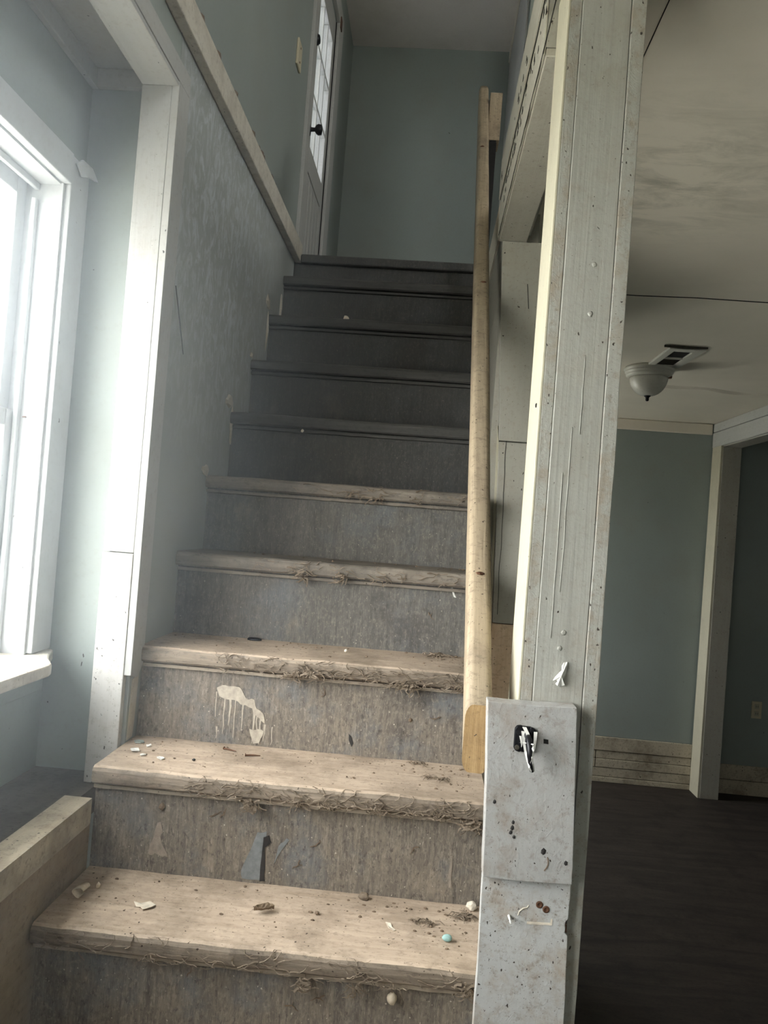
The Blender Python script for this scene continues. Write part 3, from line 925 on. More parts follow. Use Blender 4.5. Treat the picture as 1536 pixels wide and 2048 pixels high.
# haze volume imitating lens glare beside the window
hz = bpy.data.materials.new('lens_veil_haze')
hz.use_nodes = True
ht = hz.node_tree
ht.nodes.clear()
ho_ = ht.nodes.new('ShaderNodeOutputMaterial')
hv = ht.nodes.new('ShaderNodeVolumeScatter')
hv.inputs['Color'].default_value = (0.84, 0.93, 1.0, 1)
hv.inputs['Anisotropy'].default_value = 0.6
hv.inputs['Color'].default_value = (0.84, 0.93, 1.0, 1)
hc = ht.nodes.new('ShaderNodeTexCoord')
hs = ht.nodes.new('ShaderNodeSeparateXYZ')
ht.links.new(hc.outputs['Object'], hs.inputs[0])
hm_ = ht.nodes.new('ShaderNodeMath')
hm_.operation = 'MULTIPLY'
# the veil thins out away from the window and towards the steps
for idx, (sock, a, b, v) in enumerate((('X', -0.10, -0.50, 0.17), ('Z', 1.15, 1.7, 1.0))):
    r_ = ht.nodes.new('ShaderNodeMapRange')
    r_.inputs['From Min'].default_value = a
    r_.inputs['From Max'].default_value = b
    r_.inputs['To Max'].default_value = v
    ht.links.new(hs.outputs[sock], r_.inputs['Value'])
    ht.links.new(r_.outputs[0], hm_.inputs[idx])
ht.links.new(hm_.outputs[0], hv.inputs['Density'])
ht.links.new(hv.outputs[0], ho_.inputs['Volume'])
hob = stuff(B(WX + 0.001, -0.10, -1.5, 2.6, 1.15, 2.59).build('haze', hz))
tag(hob, 'pale haze volume imitating lens glare beside the left window', 'haze')

# scattered crumbs of dirt on the treads
for k, n in ((1, 100), (2, 130), (3, 100), (4, 40)):
    rnd = random.Random(40 + k)
    y, z = nose(k)
    mb = MB()
    for i in range(n):
        x = rnd.uniform(-0.58, 0.13)
        if rnd.random() < 0.4:
            x = 0.13 - abs(rnd.gauss(0, 0.06))
        py = y + 0.02 + (TT - 0.01) * (1 - abs(rnd.gauss(0, 0.35)))
        if py < y + 0.012 or py > y + TT + 0.02:
            continue
        r = 0.0006 + 0.0019 * rnd.random() ** 2.5
        mb.lump((x, py, z + r * 0.6), (r * rnd.uniform(1, 2.2), r, r), i)
    stuff(mb.build('dirt_crumbs', 'crumb', treads[k]))

# ------------------------------------------------------------------ right side: post, beam, boards
post = root('wooden_post', 'tall grey painted square post with raised edge strips at right of the steps', 'post', (0.216, 1.21, 0))
B(0.160, 0.2725, 1.152, 1.262, 0.0, 2.599).build('core', 'grey', post, 0.001)
B(0.156, 0.160, 1.148, 1.265, 0.0, 2.599).build('side_board', 'cream', post, 0.001)
B(0.160, 0.1772, 1.148, 1.152, 0.0, 2.599).build('edge_strip', 'strip', post, 0.001)
mid = MB()
pm = []
for i in range(61):
    z = 2.599 * i / 60
    pm.append((0.1778 + 0.0008 * noise.noise((z * 6, 1, 0)), z))
for i in range(60, -1, -1):
    z = 2.599 * i / 60
    pm.append((0.2515 + 0.001 * noise.noise((z * 5, 7, 0)), z))
mid.prism([(x, 1.145, z) for x, z in pm], (0, 0.0069, 0))
mid.build('face_board', 'grey', post, 0.0012)
st2 = MB()
pm = []
for i in range(61):
    z = 2.599 * i / 60
    pm.append((0.2522 + 0.001 * noise.noise((z * 5, 7, 0)), z))
for i in range(60, -1, -1):
    z = 2.599 * i / 60
    pm.append((0.2735 + 0.0014 * noise.noise((z * 9, 11, 0)), z))
st2.prism([(x, 1.1425, z) for x, z in pm], (0, 0.0094, 0))
st2.build('edge_strip', 'strip', post, 0.0012)
# peeled flake of white paint on the post
fl = MB()
fp = ragged([(0.2055, 1.487), (0.211, 1.496), (0.2165, 1.504), (0.2195, 1.517), (0.2235, 1.518), (0.2255, 1.507), (0.2235, 1.496), (0.2205, 1.49), (0.2225, 1.484), (0.2155, 1.479), (0.2095, 1.483), (0.213, 1.488)], 2, 0.0025, 3)
c = len(fl.v)
fl.v.append((0.2155, 1.133, 1.497))
for i, (x, z) in enumerate(fp):
    fl.v.append((x, 1.1445 - 0.008 * abs(noise.noise((x * 200, z * 200, 2))), z))
for i in range(len(fp)):
    fl.f.append((c, c + 1 + i, c + 1 + (i + 1) % len(fp)))
fb = len(fl.v)
fl.v += [(x, y + 0.0012, z) for x, y, z in fl.v[c:fb]]
for i in range(len(fp)):
    fl.f.append((fb, fb + 1 + (i + 1) % len(fp), fb + 1 + i))
    fl.f.append((c + 1 + i, c + 1 + (i + 1) % len(fp), fb + 1 + (i + 1) % len(fp), fb + 1 + i))
fl.build('peeled_paint_flake', 'white', post)
for x, z in ((0.222, 2.043), (0.2225, 2.119), (0.2165, 1.560), (0.212, 1.536)):
    MB().lump((x, 1.1448, z), (0.0038, 0.0011, 0.0042), int(z * 100), div=2).build('paint_blister', 'grey', post, smooth=True)
MB().lump((0.1555, 1.18, 1.905), (0.0015, 0.006, 0.004), 5).build('dark_chip', 'dark', post)
# paint runs on the face
for x, za, zb in ((0.207, 1.87, 1.62), (0.198, 1.80, 1.55), (0.219, 1.98, 1.86)):
    pts = [(x + 0.0016 * noise.noise((i * 0.4, x * 50, 0)), 1.1449, za + (zb - za) * i / 14) for i in range(15)]
    MB().tube(pts, 0.0008, 5).build('paint_run', 'grey', post, smooth=True)

# boxed beam along the stairwell edge
beam = root('boxed_beam', 'cracked beige boxed beam along the ceiling edge above the post', 'beam', (0.18, 0.6, 2.515))
B(0.140, 0.216, 1.2665, 2.088, 2.513, 2.528).build('soffit_board', 'beam', beam, 0.002)
B(0.1355, 0.1395, 1.2665, 2.088, 2.516, 2.625).build('lower_fascia', 'beam', beam, 0.001)
B(0.1305, 0.1395, -1.2, 2.085, 2.628, 2.742).build('upper_fascia', 'beam', beam, 0.001)
B(0.140, 0.2245, 1.2665, 2.075, 2.529, 2.742).box(0.140, 0.2245, -1.2, 1.2665, 2.63, 2.742).build('core', 'beige', beam)
rnd = random.Random(5)
ch = MB()
for i in range(70):
    y = rnd.uniform(0.95, 2.05) if i < 50 else rnd.gauss(1.75, 0.1)
    z = rnd.choice((2.59, 2.605, 2.66)) + rnd.gauss(0, 0.010)
    s_ = rnd.uniform(0.003, 0.010)
    xf = 0.1353 if z < 2.626 else 0.1303
    ch.prism([(xf, y - s_, z - s_ * 0.7), (xf, y + s_, z - s_ * 0.5), (xf, y + rnd.uniform(-.4, .4) * s_, z + s_)], (-0.0006, 0, 0))
stuff(ch.build('paint_chips', 'dark', beam))
ck = MB()
for seed, zc, ya, yb in ((1, 2.6265, 0.9, 2.08), (2, 2.517, 1.1, 2.05)):
    pts = []
    for i in range(60):
        y = ya + (yb - ya) * i / 59
        pts.append((0.1352 if zc < 2.6 else 0.1345, y, zc + 0.003 * noise.noise((y * 14, seed, 0))))
    ck.tube(pts, 0.0011, 4)
stuff(ck.build('crack', 'dark', beam))

# trim board at the end of the stair wall, painted above and bare below
pil = root('end_board', 'beige painted wide board behind the post at the end of the stair wall', 'board', (0.21, 2.09, 1.4))


def wob(pts, seed):
    out = []
    for i in range(len(pts)):
        (x, z), (x2, z2) = pts[i], pts[(i + 1) % len(pts)]
        for j in range(8):
            t = j / 8
            out.append((x + (x2 - x) * t + 0.0012 * noise.noise((z * 9 + t, seed, 0)), z + (z2 - z) * t))
    return out


MB().prism([(x, 2.078, z) for x, z in wob([(0.150, 2.512), (0.158, 2.30), (0.174, 2.06), (0.180, 1.958), (0.262, 1.958), (0.262, 2.512)], 1)], (0, 0.020, 0)).build('upper_board', 'beige', pil, 0.0015)
MB().prism([(x, 2.080, z) for x, z in wob([(0.180, 1.955), (0.190, 1.70), (0.199, 1.457), (0.285, 1.457), (0.285, 1.955)], 2)], (0, 0.018, 0)).build('middle_board', 'beige', pil, 0.0015)
MB().prism([(x, 2.079, z) for x, z in wob([(0.1985, 1.455), (0.2105, 1.20), (0.215, 0.6), (0.285, 0.6), (0.285, 1.455)], 3)], (0, 0.019, 0)).build('bare_plank', 'plank', pil, 0.0015)
# cream edge casing seen as a thin lit line left of the board, and a long crack
MB().prism([(0.1735, 2.09, 2.0), (0.179, 2.09, 1.80), (0.1955, 2.09, 1.40), (0.1995, 2.09, 1.40), (0.1885, 2.09, 1.72), (0.181, 2.09, 1.95)], (0, 0.03, 0)).build('edge_casing', 'cream', pil)
pts = [(0.1985 + 0.004 * noise.noise((i * 0.35, 3, 0)) + 0.012 * (i / 20), 2.0795, 2.03 - 0.55 * i / 20) for i in range(21)]
MB().tube(pts, 0.0009, 4).build('crack', 'dark', pil)
pts = [(0.226 + 0.001 * i, 2.0775, 2.395 - 0.0085 * i + 0.003 * noise.noise((i, 1, 0))) for i in range(9)]
MB().tube(pts, 0.0012, 4).build('crack', 'dark', pil)

# boards nailed over the foot of the post
p1 = root('upper_patch_board', 'speckled grey board carrying a black hook, nailed to foot of post', 'board', (0.18, 1.13, 1.2))
pts = ragged([(0.108, 1.455), (0.174, 1.4545), (0.2375, 1.457), (0.2405, 1.40), (0.2435, 1.33), (0.247, 1.25), (0.2485, 1.2015), (0.185, 1.199), (0.1195, 1.1995), (0.115, 1.32)], 4, 0.0011, 2)
MB().prism([(x, 1.112, z) for x, z in pts], (0, 0.0305, 0)).build('board', 'patch', p1, 0.0012)
hole = MB().prism([(0.1925, 1.1121, 1.4075), (0.1995, 1.1121, 1.407), (0.2, 1.1121, 1.4005), (0.193, 1.1121, 1.401)], (0, -0.0006, 0))
hole.build('nail_hole', 'dark', p1)
for i, (x, z, s_) in enumerate(((0.204, 1.245, 0.0042), (0.157, 1.275, 0.003), (0.1575, 1.283, 0.0025), (0.155, 1.268, 0.0028), (0.160, 1.262, 0.0025), (0.1285, 1.31, 0.0025), (0.237, 1.232, 0.003))):
    MB().lump((x, 1.1118, z), (s_, 0.0012, s_ * 1.25), i + 3).build('dark_chip', 'tar', p1)
pts = [(0.207 + 0.007 * math.sin(i * 0.5) * 0.4 + i * 0.0006, 1.1117, 1.218 + i * 0.0028) for i in range(8)]
MB().tube(pts, 0.001, 4).build('scratch', 'crumb', p1)
p2 = root('lower_patch_board', 'dirt-spattered whitish board below the hook board at foot of post', 'board', (0.19, 1.14, 0.6))
pts = ragged([(0.1205, 1.1975), (0.2505, 1.1985), (0.2505, 1.175), (0.2495, 1.145), (0.246, 1.14), (0.246, 1.125), (0.2505, 1.12), (0.2535, 1.03), (0.256, 0.9), (0.256, 0.55), (0.120, 0.55), (0.1215, 0.9), (0.123, 1.05)], 4, 0.0011, 6)
MB().prism([(x, 1.126, z) for x, z in pts], (0, 0.0165, 0)).build('board', 'patch2', p2, 0.001)
for i, (x, z) in enumerate(((0.2065, 1.162), (0.2165, 1.156))):
    MB().lathe([(0.0052, 1.1262), (0.0052, 1.1252), (0.0035, 1.1245), (0.0012, 1.1252)], x, z, 14, 'y').build('nail_head', 'rust', p2)
MB().lathe([(0.0022, 1.1262), (0.0014, 1.112), (0.0008, 1.104)], 0.1635, 1.141, 8, 'y').build('nail', 'white', p2)
MB().prism([(0.190, 1.1261, 1.132), (0.2265, 1.1261, 1.134), (0.227, 1.1261, 1.143), (0.2245, 1.1261, 1.143), (0.224, 1.1261, 1.137), (0.190, 1.1261, 1.1355)], (0, -0.0008, 0)).build('torn_label_edge', 'chip', p2)
MB().tube([(0.1765, 1.1258, 1.143), (0.178, 1.1258, 1.149), (0.183, 1.1258, 1.154), (0.189, 1.1258, 1.156), (0.191, 1.1258, 1.1595)], [0.0008, 0.0012, 0.0014, 0.001, 0.0007], 5).build('rusty_stain', 'plaster', p2)
MB().lump((0.2465, 1.134, 1.128), (0.004, 0.006, 0.01), 10).build('rotten_notch', 'rust', p2)

# black hook with shredded white tape
hk = root('latch_hook', 'black iron hook wrapped with shredded white tape on the grey board', 'hook', (0.165, 1.112, 1.37))
MB().prism([(0.1495 + x, 1.112, z) for x, z in ((0.0, 1.420), (0.003, 1.4245), (0.009, 1.4255), (0.0125, 1.423), (0.0125, 1.390), (0.009, 1.3865), (0.003, 1.388), (0.0, 1.392))], (0, -0.006, 0)).build('left_plate', 'black', hk, 0.0015)
MB().prism([(0.1715 + x, 1.112, z) for x, z in ((0.0, 1.424), (0.006, 1.4225), (0.009, 1.419), (0.009, 1.391), (0.006, 1.3865), (0.0, 1.388))], (0, -0.006, 0)).build('right_plate', 'black', hk, 0.0015)
B(0.1615, 0.172, 1.108, 1.112, 1.387, 1.424).build('back_plate', 'black', hk)
MB().lathe([(0.0038, 1.1062), (0.0034, 1.1048), (0.001, 1.1046)], 0.1545, 1.3935, 12, 'y').build('screw', 'grille', hk)
MB().lathe([(0.0035, 1.1062), (0.0032, 1.1048), (0.001, 1.1046)], 0.1555, 1.4155, 12, 'y').build('screw', 'black', hk)
MB().tube([(0.167, 1.110, 1.413), (0.1675, 1.085, 1.412), (0.168, 1.076, 1.404), (0.1685, 1.074, 1.392), (0.1715, 1.076, 1.378), (0.1745, 1.082, 1.369)], [0.0048, 0.0045, 0.0042, 0.004, 0.0036, 0.0032], 10).build('hook_arm', 'black', hk, smooth=True)


def ribbon(pts, wd, name):
    mb = MB()
    pts = [Vector(p) for p in pts]
    n = len(pts)
    for i, p in enumerate(pts):
        w_ = wd * (1 - 0.5 * i / n)
        a = 0.8 * i
        d = Vector((math.cos(a * 0.4), 0.6 * math.sin(a), math.sin(a * 0.3))).normalized() * w_ * 0.5
        o = Vector((0, 0.0006, 0))
        mb.v += [tuple(p - d), tuple(p + d), tuple(p + d + o), tuple(p - d + o)]
    for i in range(n - 1):
        for k in range(4):
            k2 = (k + 1) % 4
            mb.f.append((4 * i + k, 4 * i + k2, 4 * i + 4 + k2, 4 * i + 4 + k))
    mb.f.append((0, 1, 2, 3))
    mb.f.append((4 * n - 4, 4 * n - 3, 4 * n - 2, 4 * n - 1))
    mb.build(name, 'white', hk)


ribbon([(0.1625, 1.104, 1.424), (0.166, 1.095, 1.418), (0.169, 1.086, 1.411), (0.171, 1.074, 1.405), (0.173, 1.070, 1.400)], 0.006, 'tape_strip')
ribbon([(0.175, 1.078, 1.425), (0.1745, 1.074, 1.414), (0.1735, 1.071, 1.402), (0.172, 1.070, 1.390), (0.170, 1.071, 1.384)], 0.005, 'tape_strip')
ribbon([(0.161, 1.104, 1.418), (0.1625, 1.098, 1.405), (0.164, 1.088, 1.394), (0.1665, 1.076, 1.384), (0.169, 1.072, 1.376), (0.1725, 1.074, 1.370)], 0.005, 'tape_strip')
ribbon([(0.158, 1.100, 1.402), (0.163, 1.090, 1.405), (0.168, 1.078, 1.408), (0.172, 1.071, 1.409)], 0.003, 'tape_strip')
ribbon([(0.1715, 1.070, 1.392), (0.1735, 1.072, 1.382), (0.176, 1.076, 1.374), (0.1775, 1.080, 1.369)], 0.003, 'tape_strip')
ribbon([(0.1575, 1.103, 1.411), (0.160, 1.099, 1.4), (0.1595, 1.097, 1.397)], 0.003, 'tape_strip')

# handrail: a bare rounded board parallel to the stair, sawn plumb at the foot
rail = root('handrail', 'bare weathered wooden handrail with rounded edges along right side of stairs', 'handrail', (0.10, 1.15, 1.336))


def rsec(n=6, wd=0.0412, ht=0.104, r=0.0125, rz=0.022):
    pts = []
    for cx, cz, a0 in ((wd / 2 - r, ht / 2 - rz, 0), (-wd / 2 + r, ht / 2 - rz, 90), (-wd / 2 + r, -ht / 2 + rz, 180), (wd / 2 - r, -ht / 2 + rz, 270)):
        for i in range(n + 1):
            a = math.radians(a0 + 90 * i / n)
            pts.append((cx + r * math.cos(a), cz + rz * math.sin(a)))
    return pts


sec = rsec()
hr = MB()
NR = 80
ns_ = len(sec)
for i in range(NR + 1):
    y = 1.1502 + (3.25 - 1.1502) * i / NR
    zc = 1.388 + 1.05 * (y - 1.15)
    cx = 0.0995 + 0.0012 * noise.noise((y * 3, 0, 0)) + 0.004 * max(0, y - 2.0) / 1.2
    for x, z in sec:
        wob_ = 1 + 0.02 * noise.noise((y * 8, x * 60, z * 30))
        hr.v.append((cx + x * wob_, y, zc + z * wob_))
for i in range(NR):
    for j in range(ns_):
        j2 = (j + 1) % ns_
        hr.f.append((i * ns_ + j, i * ns_ + j2, (i + 1) * ns_ + j2, (i + 1) * ns_ + j))
hr.f.append(tuple(NR * ns_ + j for j in range(ns_)))
hr.f.append(tuple(reversed(range(ns_))))
ho = hr.build('rail_board', 'rail', rail, smooth=False)
for p in ho.data.polygons:
    p.use_smooth = len(p.vertices) == 4
MB().prism([(0.0995 + x * 0.985, 1.1502, 1.388 + z * 0.985) for x, z in sec], (0, -0.0007, 0)).build('sawn_end', 'rail_end', rail)
for y, dx in ((1.33, 0.0), (2.05, 0.004), (2.75, -0.003)):
    MB().lump((0.0995 + dx, y, 1.388 + 1.05 * (y - 1.15) + 0.0515), (0.008, 0.006, 0.003), int(y * 50), div=2, amp=0.5).build('knot', 'rust', rail)
# cleat and upper newel that carry the rail at the landing
cl = root('upper_newel', 'rough brown upright board behind the top end of the handrail', 'board', (0.148, 3.2, 2.4))
B(0.128, 0.165, 3.06, 3.10, 2.745, 3.30).build('upright', 'dark', cl, 0.002)
B(0.1275, 0.178, 3.10, 3.20, 3.33, 3.53).build('cleat', 'rail', cl, 0.003)
B(0.140, 0.165, 3.10, 3.20, 2.745, 3.33).build('lower_upright', 'dark', cl, 0.002)

# upstairs right: white casing board against the landing wall, and the edge of a door
cs = root('landing_casing', 'tall off-white board in the right corner of the upstairs landing', 'board', (0.36, 5.0, LAND_Z))
B(0.345, 0.36, 4.27, FAR - 0.005, LAND_Z, 5.15).build('board', 'trim', cs, 0.002)
B(0.34, 0.36, 4.2, FAR - 0.005, 5.152, 5.238).build('head_board', 'ceil', cs, 0.002)
B(0.35, 0.36, 4.19, 4.265, 4.15, 4.5).build('door_gap', 'dark', cs)
MB().lump((0.345, 4.27, 4.2), (0.006, 0.03, 0.03), 2).build('hinge', 'black', cs)

# ------------------------------------------------------------------ room things
FX, FY = 1.063, 3.86
lt = root('ceiling_light', 'white dome ceiling light with dark finial in the room beyond', 'lamp', (FX, FY, 2.6))
MB().lathe([(0.118, 2.5995), (0.124, 2.592), (0.124, 2.586), (0.116, 2.582), (0.118, 2.577), (0.118, 2.572), (0.110, 2.568), (0.112, 2.562), (0.111, 2.556), (0.098, 2.549), (0.09, 2.549)], FX, FY, 48).build('ribbed_pan', 'pan', lt, smooth=True)
prof = [(0.094, 2.5485)]
for i in range(1, 13):
    a = math.pi / 2 * i / 13
    prof.append((0.094 * math.cos(a) ** 0.8, 2.5485 - 0.092 * math.sin(a) ** 1.15))
MB().lathe(prof, FX, FY, 40).build('glass_bowl', 'bowl', lt, smooth=True)
MB().lathe([(0.017, 2.465), (0.017, 2.455), (0.010, 2.450), (0.008, 2.442), (0.009, 2.436), (0.005, 2.43)], FX, FY, 16).build('finial', 'black', lt, smooth=True)
MB().lathe([(0.009, 2.545), (0.011, 2.553), (0.009, 2.560)], FX + 0.095, FY - 0.035, 12).build('thumb_screw', 'rust', lt)
vt = root('ceiling_vent', 'rectangular metal ceiling vent with dark grille behind the dome light', 'vent', (1.1, 3.6, 2.6))
va, vb, vc, vd = 1.025, 1.185, 3.415, 3.775
fr_ = MB()
fr_.box(va, 1.058, vc, vd, 2.588, 2.5995).box(1.142, vb, vc, vd, 2.588, 2.5995).box(1.058, 1.142, vc, 3.462, 2.588, 2.5995).box(1.058, 1.142, 3.735, vd, 2.588, 2.5995)
fr_.build('frame', 'pan', vt, 0.002)
B(1.058, 1.142, 3.462, 3.735, 2.597, 2.5995).build('duct', 'dark', vt)
B(1.058, 1.142, 3.600, 3.606, 2.588, 2.597).build('divider', 'pan', vt)
for i in range(9):
    y = 3.615 + i * 0.013
    MB().prism([(1.06, y, 2.597), (1.06, y + 0.008, 2.590), (1.06, y + 0.010, 2.591), (1.06, y + 0.002, 2.597)], (0.08, 0, 0)).build('louvre', 'grille', vt)
MB().prism([(va - 0.03, 3.395, 2.5995), (va - 0.03, 3.395, 2.590), (va + 0.07, 3.395, 2.587), (vb, 3.395, 2.592), (vb, 3.395, 2.5995)], (0, 0.006, 0)).build('bent_flange', 'grille', vt)
ot = root('wall_outlet', 'ivory double power outlet on the dark wall beyond the doorway', 'outlet', (2.42, FAR, 0.6))
B(2.383, 2.453, FAR - 0.008, FAR, 0.54, 0.66).build('cover_plate', 'plastic', ot, 0.003)
for z in (0.575, 0.625):
    so = B(2.402, 2.434, FAR - 0.011, FAR - 0.008, z - 0.017, z + 0.017).build('socket', 'cream', ot, 0.003)
    for dx in (-0.006, 0.006):
        B(2.418 + dx - 0.0012, 2.418 + dx + 0.0012, FAR - 0.0115, FAR - 0.011, z - 0.006, z + 0.006).build('slot', 'dark', so)

# ------------------------------------------------------------------ litter on the steps
z1_, z2_, z3_ = 1.0005, 1.2005, 1.4005


def flake(name, c, pts, z, th, mat, label, cat, curl=0.004, seed=0, group=None):
    mb = MB()
    n = len(pts)
    b = 0
    mb.v.append((c[0], c[1], z + curl * 0.2))
    for x, y in pts:
        mb.v.append((c[0] + x, c[1] + y, z + curl * (0.4 + noise.noise((x * 150, y * 150, seed)))))
    low = min(v[2] for v in mb.v)
    mb.v = [(x, y, zz - low + z) for x, y, zz in mb.v]
    for i in range(n):
        mb.f.append((0, 1 + i, 1 + (i + 1) % n))
    m_ = len(mb.v)
    mb.v += [(x, y, zz + th) for x, y, zz in mb.v[:m_]]
    for i in range(n):
        mb.f.append((m_, m_ + 1 + (i + 1) % n, m_ + 1 + i))
        mb.f.append((1 + i, 1 + (i + 1) % n, m_ + 1 + (i + 1) % n, m_ + 1 + i))
    return tag(mb.build(name, mat), label, cat, group)


# pale teal egg-like pebble
eg = MB()
bm = bmesh.new()
bmesh.ops.create_uvsphere(bm, u_segments=20, v_segments=14, radius=1)
eg.v = [(0.088 + 0.0085 * v.co.x * (1 - 0.12 * v.co.x), 1.300 + 0.006 * v.co.y, z1_ + 0.0058 + 0.006 * v.co.z) for v in bm.verts]
eg.f = [tuple(v.index for v in f.verts) for f in bm.faces]
bm.free()
tag(eg.build('pebble', 'teal', smooth=True), 'small pale teal egg-shaped pebble on the lowest visible tread', 'pebble')
# crumpled dead leaf
lf = MB()
for i in range(9):
    for j in range(6):
        u, v = i / 8 * 2 - 1, j / 5 * 2 - 1
        wd = (1 - abs(u) ** 1.8) * 0.009 + 0.0008
        lf.v.append((-0.236 + u * 0.017, 1.328 + v * wd + u * 0.006, z1_ + 0.004 + 0.008 * abs(v) ** 1.5 + 0.005 * abs(noise.noise((u * 2, v * 2, 4)))))
for i in range(8):
    for j in range(5):
        a = i * 6 + j
        lf.f.append((a, a + 1, a + 7, a + 6))
lo = lf.build('leaf', 'leaf')
sm = lo.modifiers.new('thick', 'SOLIDIFY')
sm.thickness = 0.0012
tag(lo, 'crumpled dead brown leaf in the middle of the lowest visible tread', 'leaf')
flake('paint_chip', (-0.444, 1.305), [(-0.02, 0.004), (-0.008, 0.006), (0.006, 0.012), (0.019, 0.006), (0.015, -0.004), (0.003, -0.014), (-0.004, -0.006), (-0.013, -0.003)], z1_, 0.0012, M['chip'], 'large cream paint chip lying at left on the lowest visible tread', 'paint chip', 0.004, 1)
flake('paint_chip', (-0.012, 1.325), [(-0.008, 0.012), (0.001, 0.010), (0.004, 0.0), (0.011, -0.009), (0.007, -0.011), (-0.002, -0.006), (-0.004, 0.002)], z1_, 0.001, M['chip'], 'narrow yellowish paint chip left of the teal pebble on the tread', 'paint chip', 0.003, 2)
# curled tan shaving in the left corner
cu = MB()
for i in range(15):
    a = 0.3 + 4.6 * i / 14
    r = 0.010 + 0.0012 * math.sin(i)
    cu.v += [(-0.566 + r * math.cos(a), 1.308, z1_ + 0.0105 + r * math.sin(a) * 0.9), (-0.563 + r * math.cos(a), 1.330, z1_ + 0.0105 + r * 0.9 * math.sin(a))]
for i in range(14):
    cu.f.append((2 * i, 2 * i + 1, 2 * i + 3, 2 * i + 2))
co = cu.build('wood_curl', 'cocoon', smooth=True)
sm = co.modifiers.new('thick', 'SOLIDIFY')
sm.thickness = 0.001
tag(co, 'curled papery tan shaving in the left corner beside the curb', 'shaving')
tag(MB().lump((-0.548, 1.352, z1_ + 0.004), (0.0045, 0.004, 0.007), 6).build('dirt_clod', 'cocoon'), 'small tan crumb standing behind the curled shaving by the curb', 'crumb')
tag(MB().lump((-0.143, 1.342, z1_ + 0.0028), (0.0045, 0.004, 0.0035), 7).build('dirt_clod', 'crumb'), 'small dark brown clod right of the dead leaf on the tread', 'dirt clod')
tag(MB().lump((-0.066, 1.412, z1_ + 0.0058), (0.010, 0.007, 0.007), 12, div=2).build('dirt_clod', 'root'), 'fibrous brown lump at the foot of the riser above the dead leaf', 'dirt clod')
tag(MB().lump((0.136, 1.414, z1_ + 0.0075), (0.010, 0.007, 0.009), 17, div=2).build('plaster_lump', 'chip'), 'cream plaster lump in the right corner of the lowest visible tread', 'plaster lump')


def twig_heap(name, c, z, n, seed, label, spread=0.02):
    rnd = random.Random(seed)
    mb = MB()
    for i in range(n):
        a = rnd.uniform(0, math.pi * 2)
        x, y = c[0] + rnd.gauss(0, spread * 0.5), c[1] + rnd.gauss(0, spread * 0.3)
        l = rnd.uniform(0.4, 1) * spread
        z_ = z + 0.0012 + 0.004 * rnd.random()
        mb.tube([(x, y, z_), (x + l * 0.5 * math.cos(a), y + l * 0.35 * math.sin(a), z_ + 0.002), (x + l * math.cos(a), y + l * 0.7 * math.sin(a), z + 0.0012)], [0.0011, 0.0009, 0.0006], 4)
    return tag(mb.build(name, 'root'), label, 'debris')


twig_heap('twig_litter', (0.050, 1.352), z1_, 26, 1, 'loose brown root litter behind the teal pebble near the right end')
twig_heap('twig_litter', (0.115, 1.385), z1_, 30, 2, 'dark crumbly litter heap against the post boards on the lowest tread', 0.025)
twig_heap('twig_litter', (0.052, 1.517), z2_, 22, 3, 'reddish brown litter under the sawn handrail end on the second tread', 0.022)
twig_heap('twig_litter', (0.016, 1.60), z2_, 20, 4, 'small root litter at the back of the second tread beside the handrail', 0.018)
twig_heap('twig_litter', (0.045, 1.79), z3_, 34, 5, 'brown root litter on the third tread against the handrail', 0.03)
# nails
for c, a, lab in (((-0.379, 1.574), -0.35, 'rusty bent nail lying below the cream paint smear'), ((-0.325, 1.552), 0.25, 'thin rusty nail right of the bent nail on the second tread')):
    dx, dy = math.cos(a), math.sin(a)
    nm = MB().tube([(c[0] - 0.014 * dx, c[1] - 0.014 * dy, z2_ + 0.0024), (c[0], c[1], z2_ + 0.0024), (c[0] + 0.016 * dx, c[1] + 0.016 * dy, z2_ + 0.0018)], [0.0018, 0.0017, 0.0009], 8)
    nm.tube([(c[0] - 0.0155 * dx, c[1] - 0.0155 * dy, z2_ + 0.003), (c[0] - 0.014 * dx, c[1] - 0.014 * dy, z2_ + 0.003)], 0.0032, 8)
    tag(nm.build('nail', 'rust'), lab, 'nail')
# plaster chips by the casing post
for i, (x, y, s_, lab) in enumerate(((-0.560, 1.513, 0.012, 'largest white plaster chip beside the foot of the white trim post'), (-0.574, 1.572, 0.014, 'blue-grey plaster chip against the broken board of the trim post'), (-0.495, 1.481, 0.010, 'white plaster chip near the front edge right of the trim post'), (-0.545, 1.55, 0.007, 'tiny white plaster chip between the two larger chips by the post'), (-0.446, 1.640, 0.011, 'whitish plaster crumb at riser left of the cream paint smear'), (-0.535, 1.492, 0.008, 'second white chip lying in front of the largest chip by the post'))):
    flake('plaster_chip', (x, y), [(s_ * (0.8 + 0.4 * noise.noise((i, j, 0))) * math.cos(j * 1.05), 0.8 * s_ * (0.8 + 0.5 * noise.noise((i, j, 4))) * math.sin(j * 1.05)) for j in range(6)], z2_, 0.002, M['white'] if i != 1 else M['wall'], lab, 'plaster chip', 0.004, i)
tag(MB().lump((-0.43, 1.49, z2_ + 0.002), (0.004, 0.003, 0.0025), 21).build('dirt_clod', 'tar'), 'tiny black pellet on the second tread right of the chips', 'pellet')
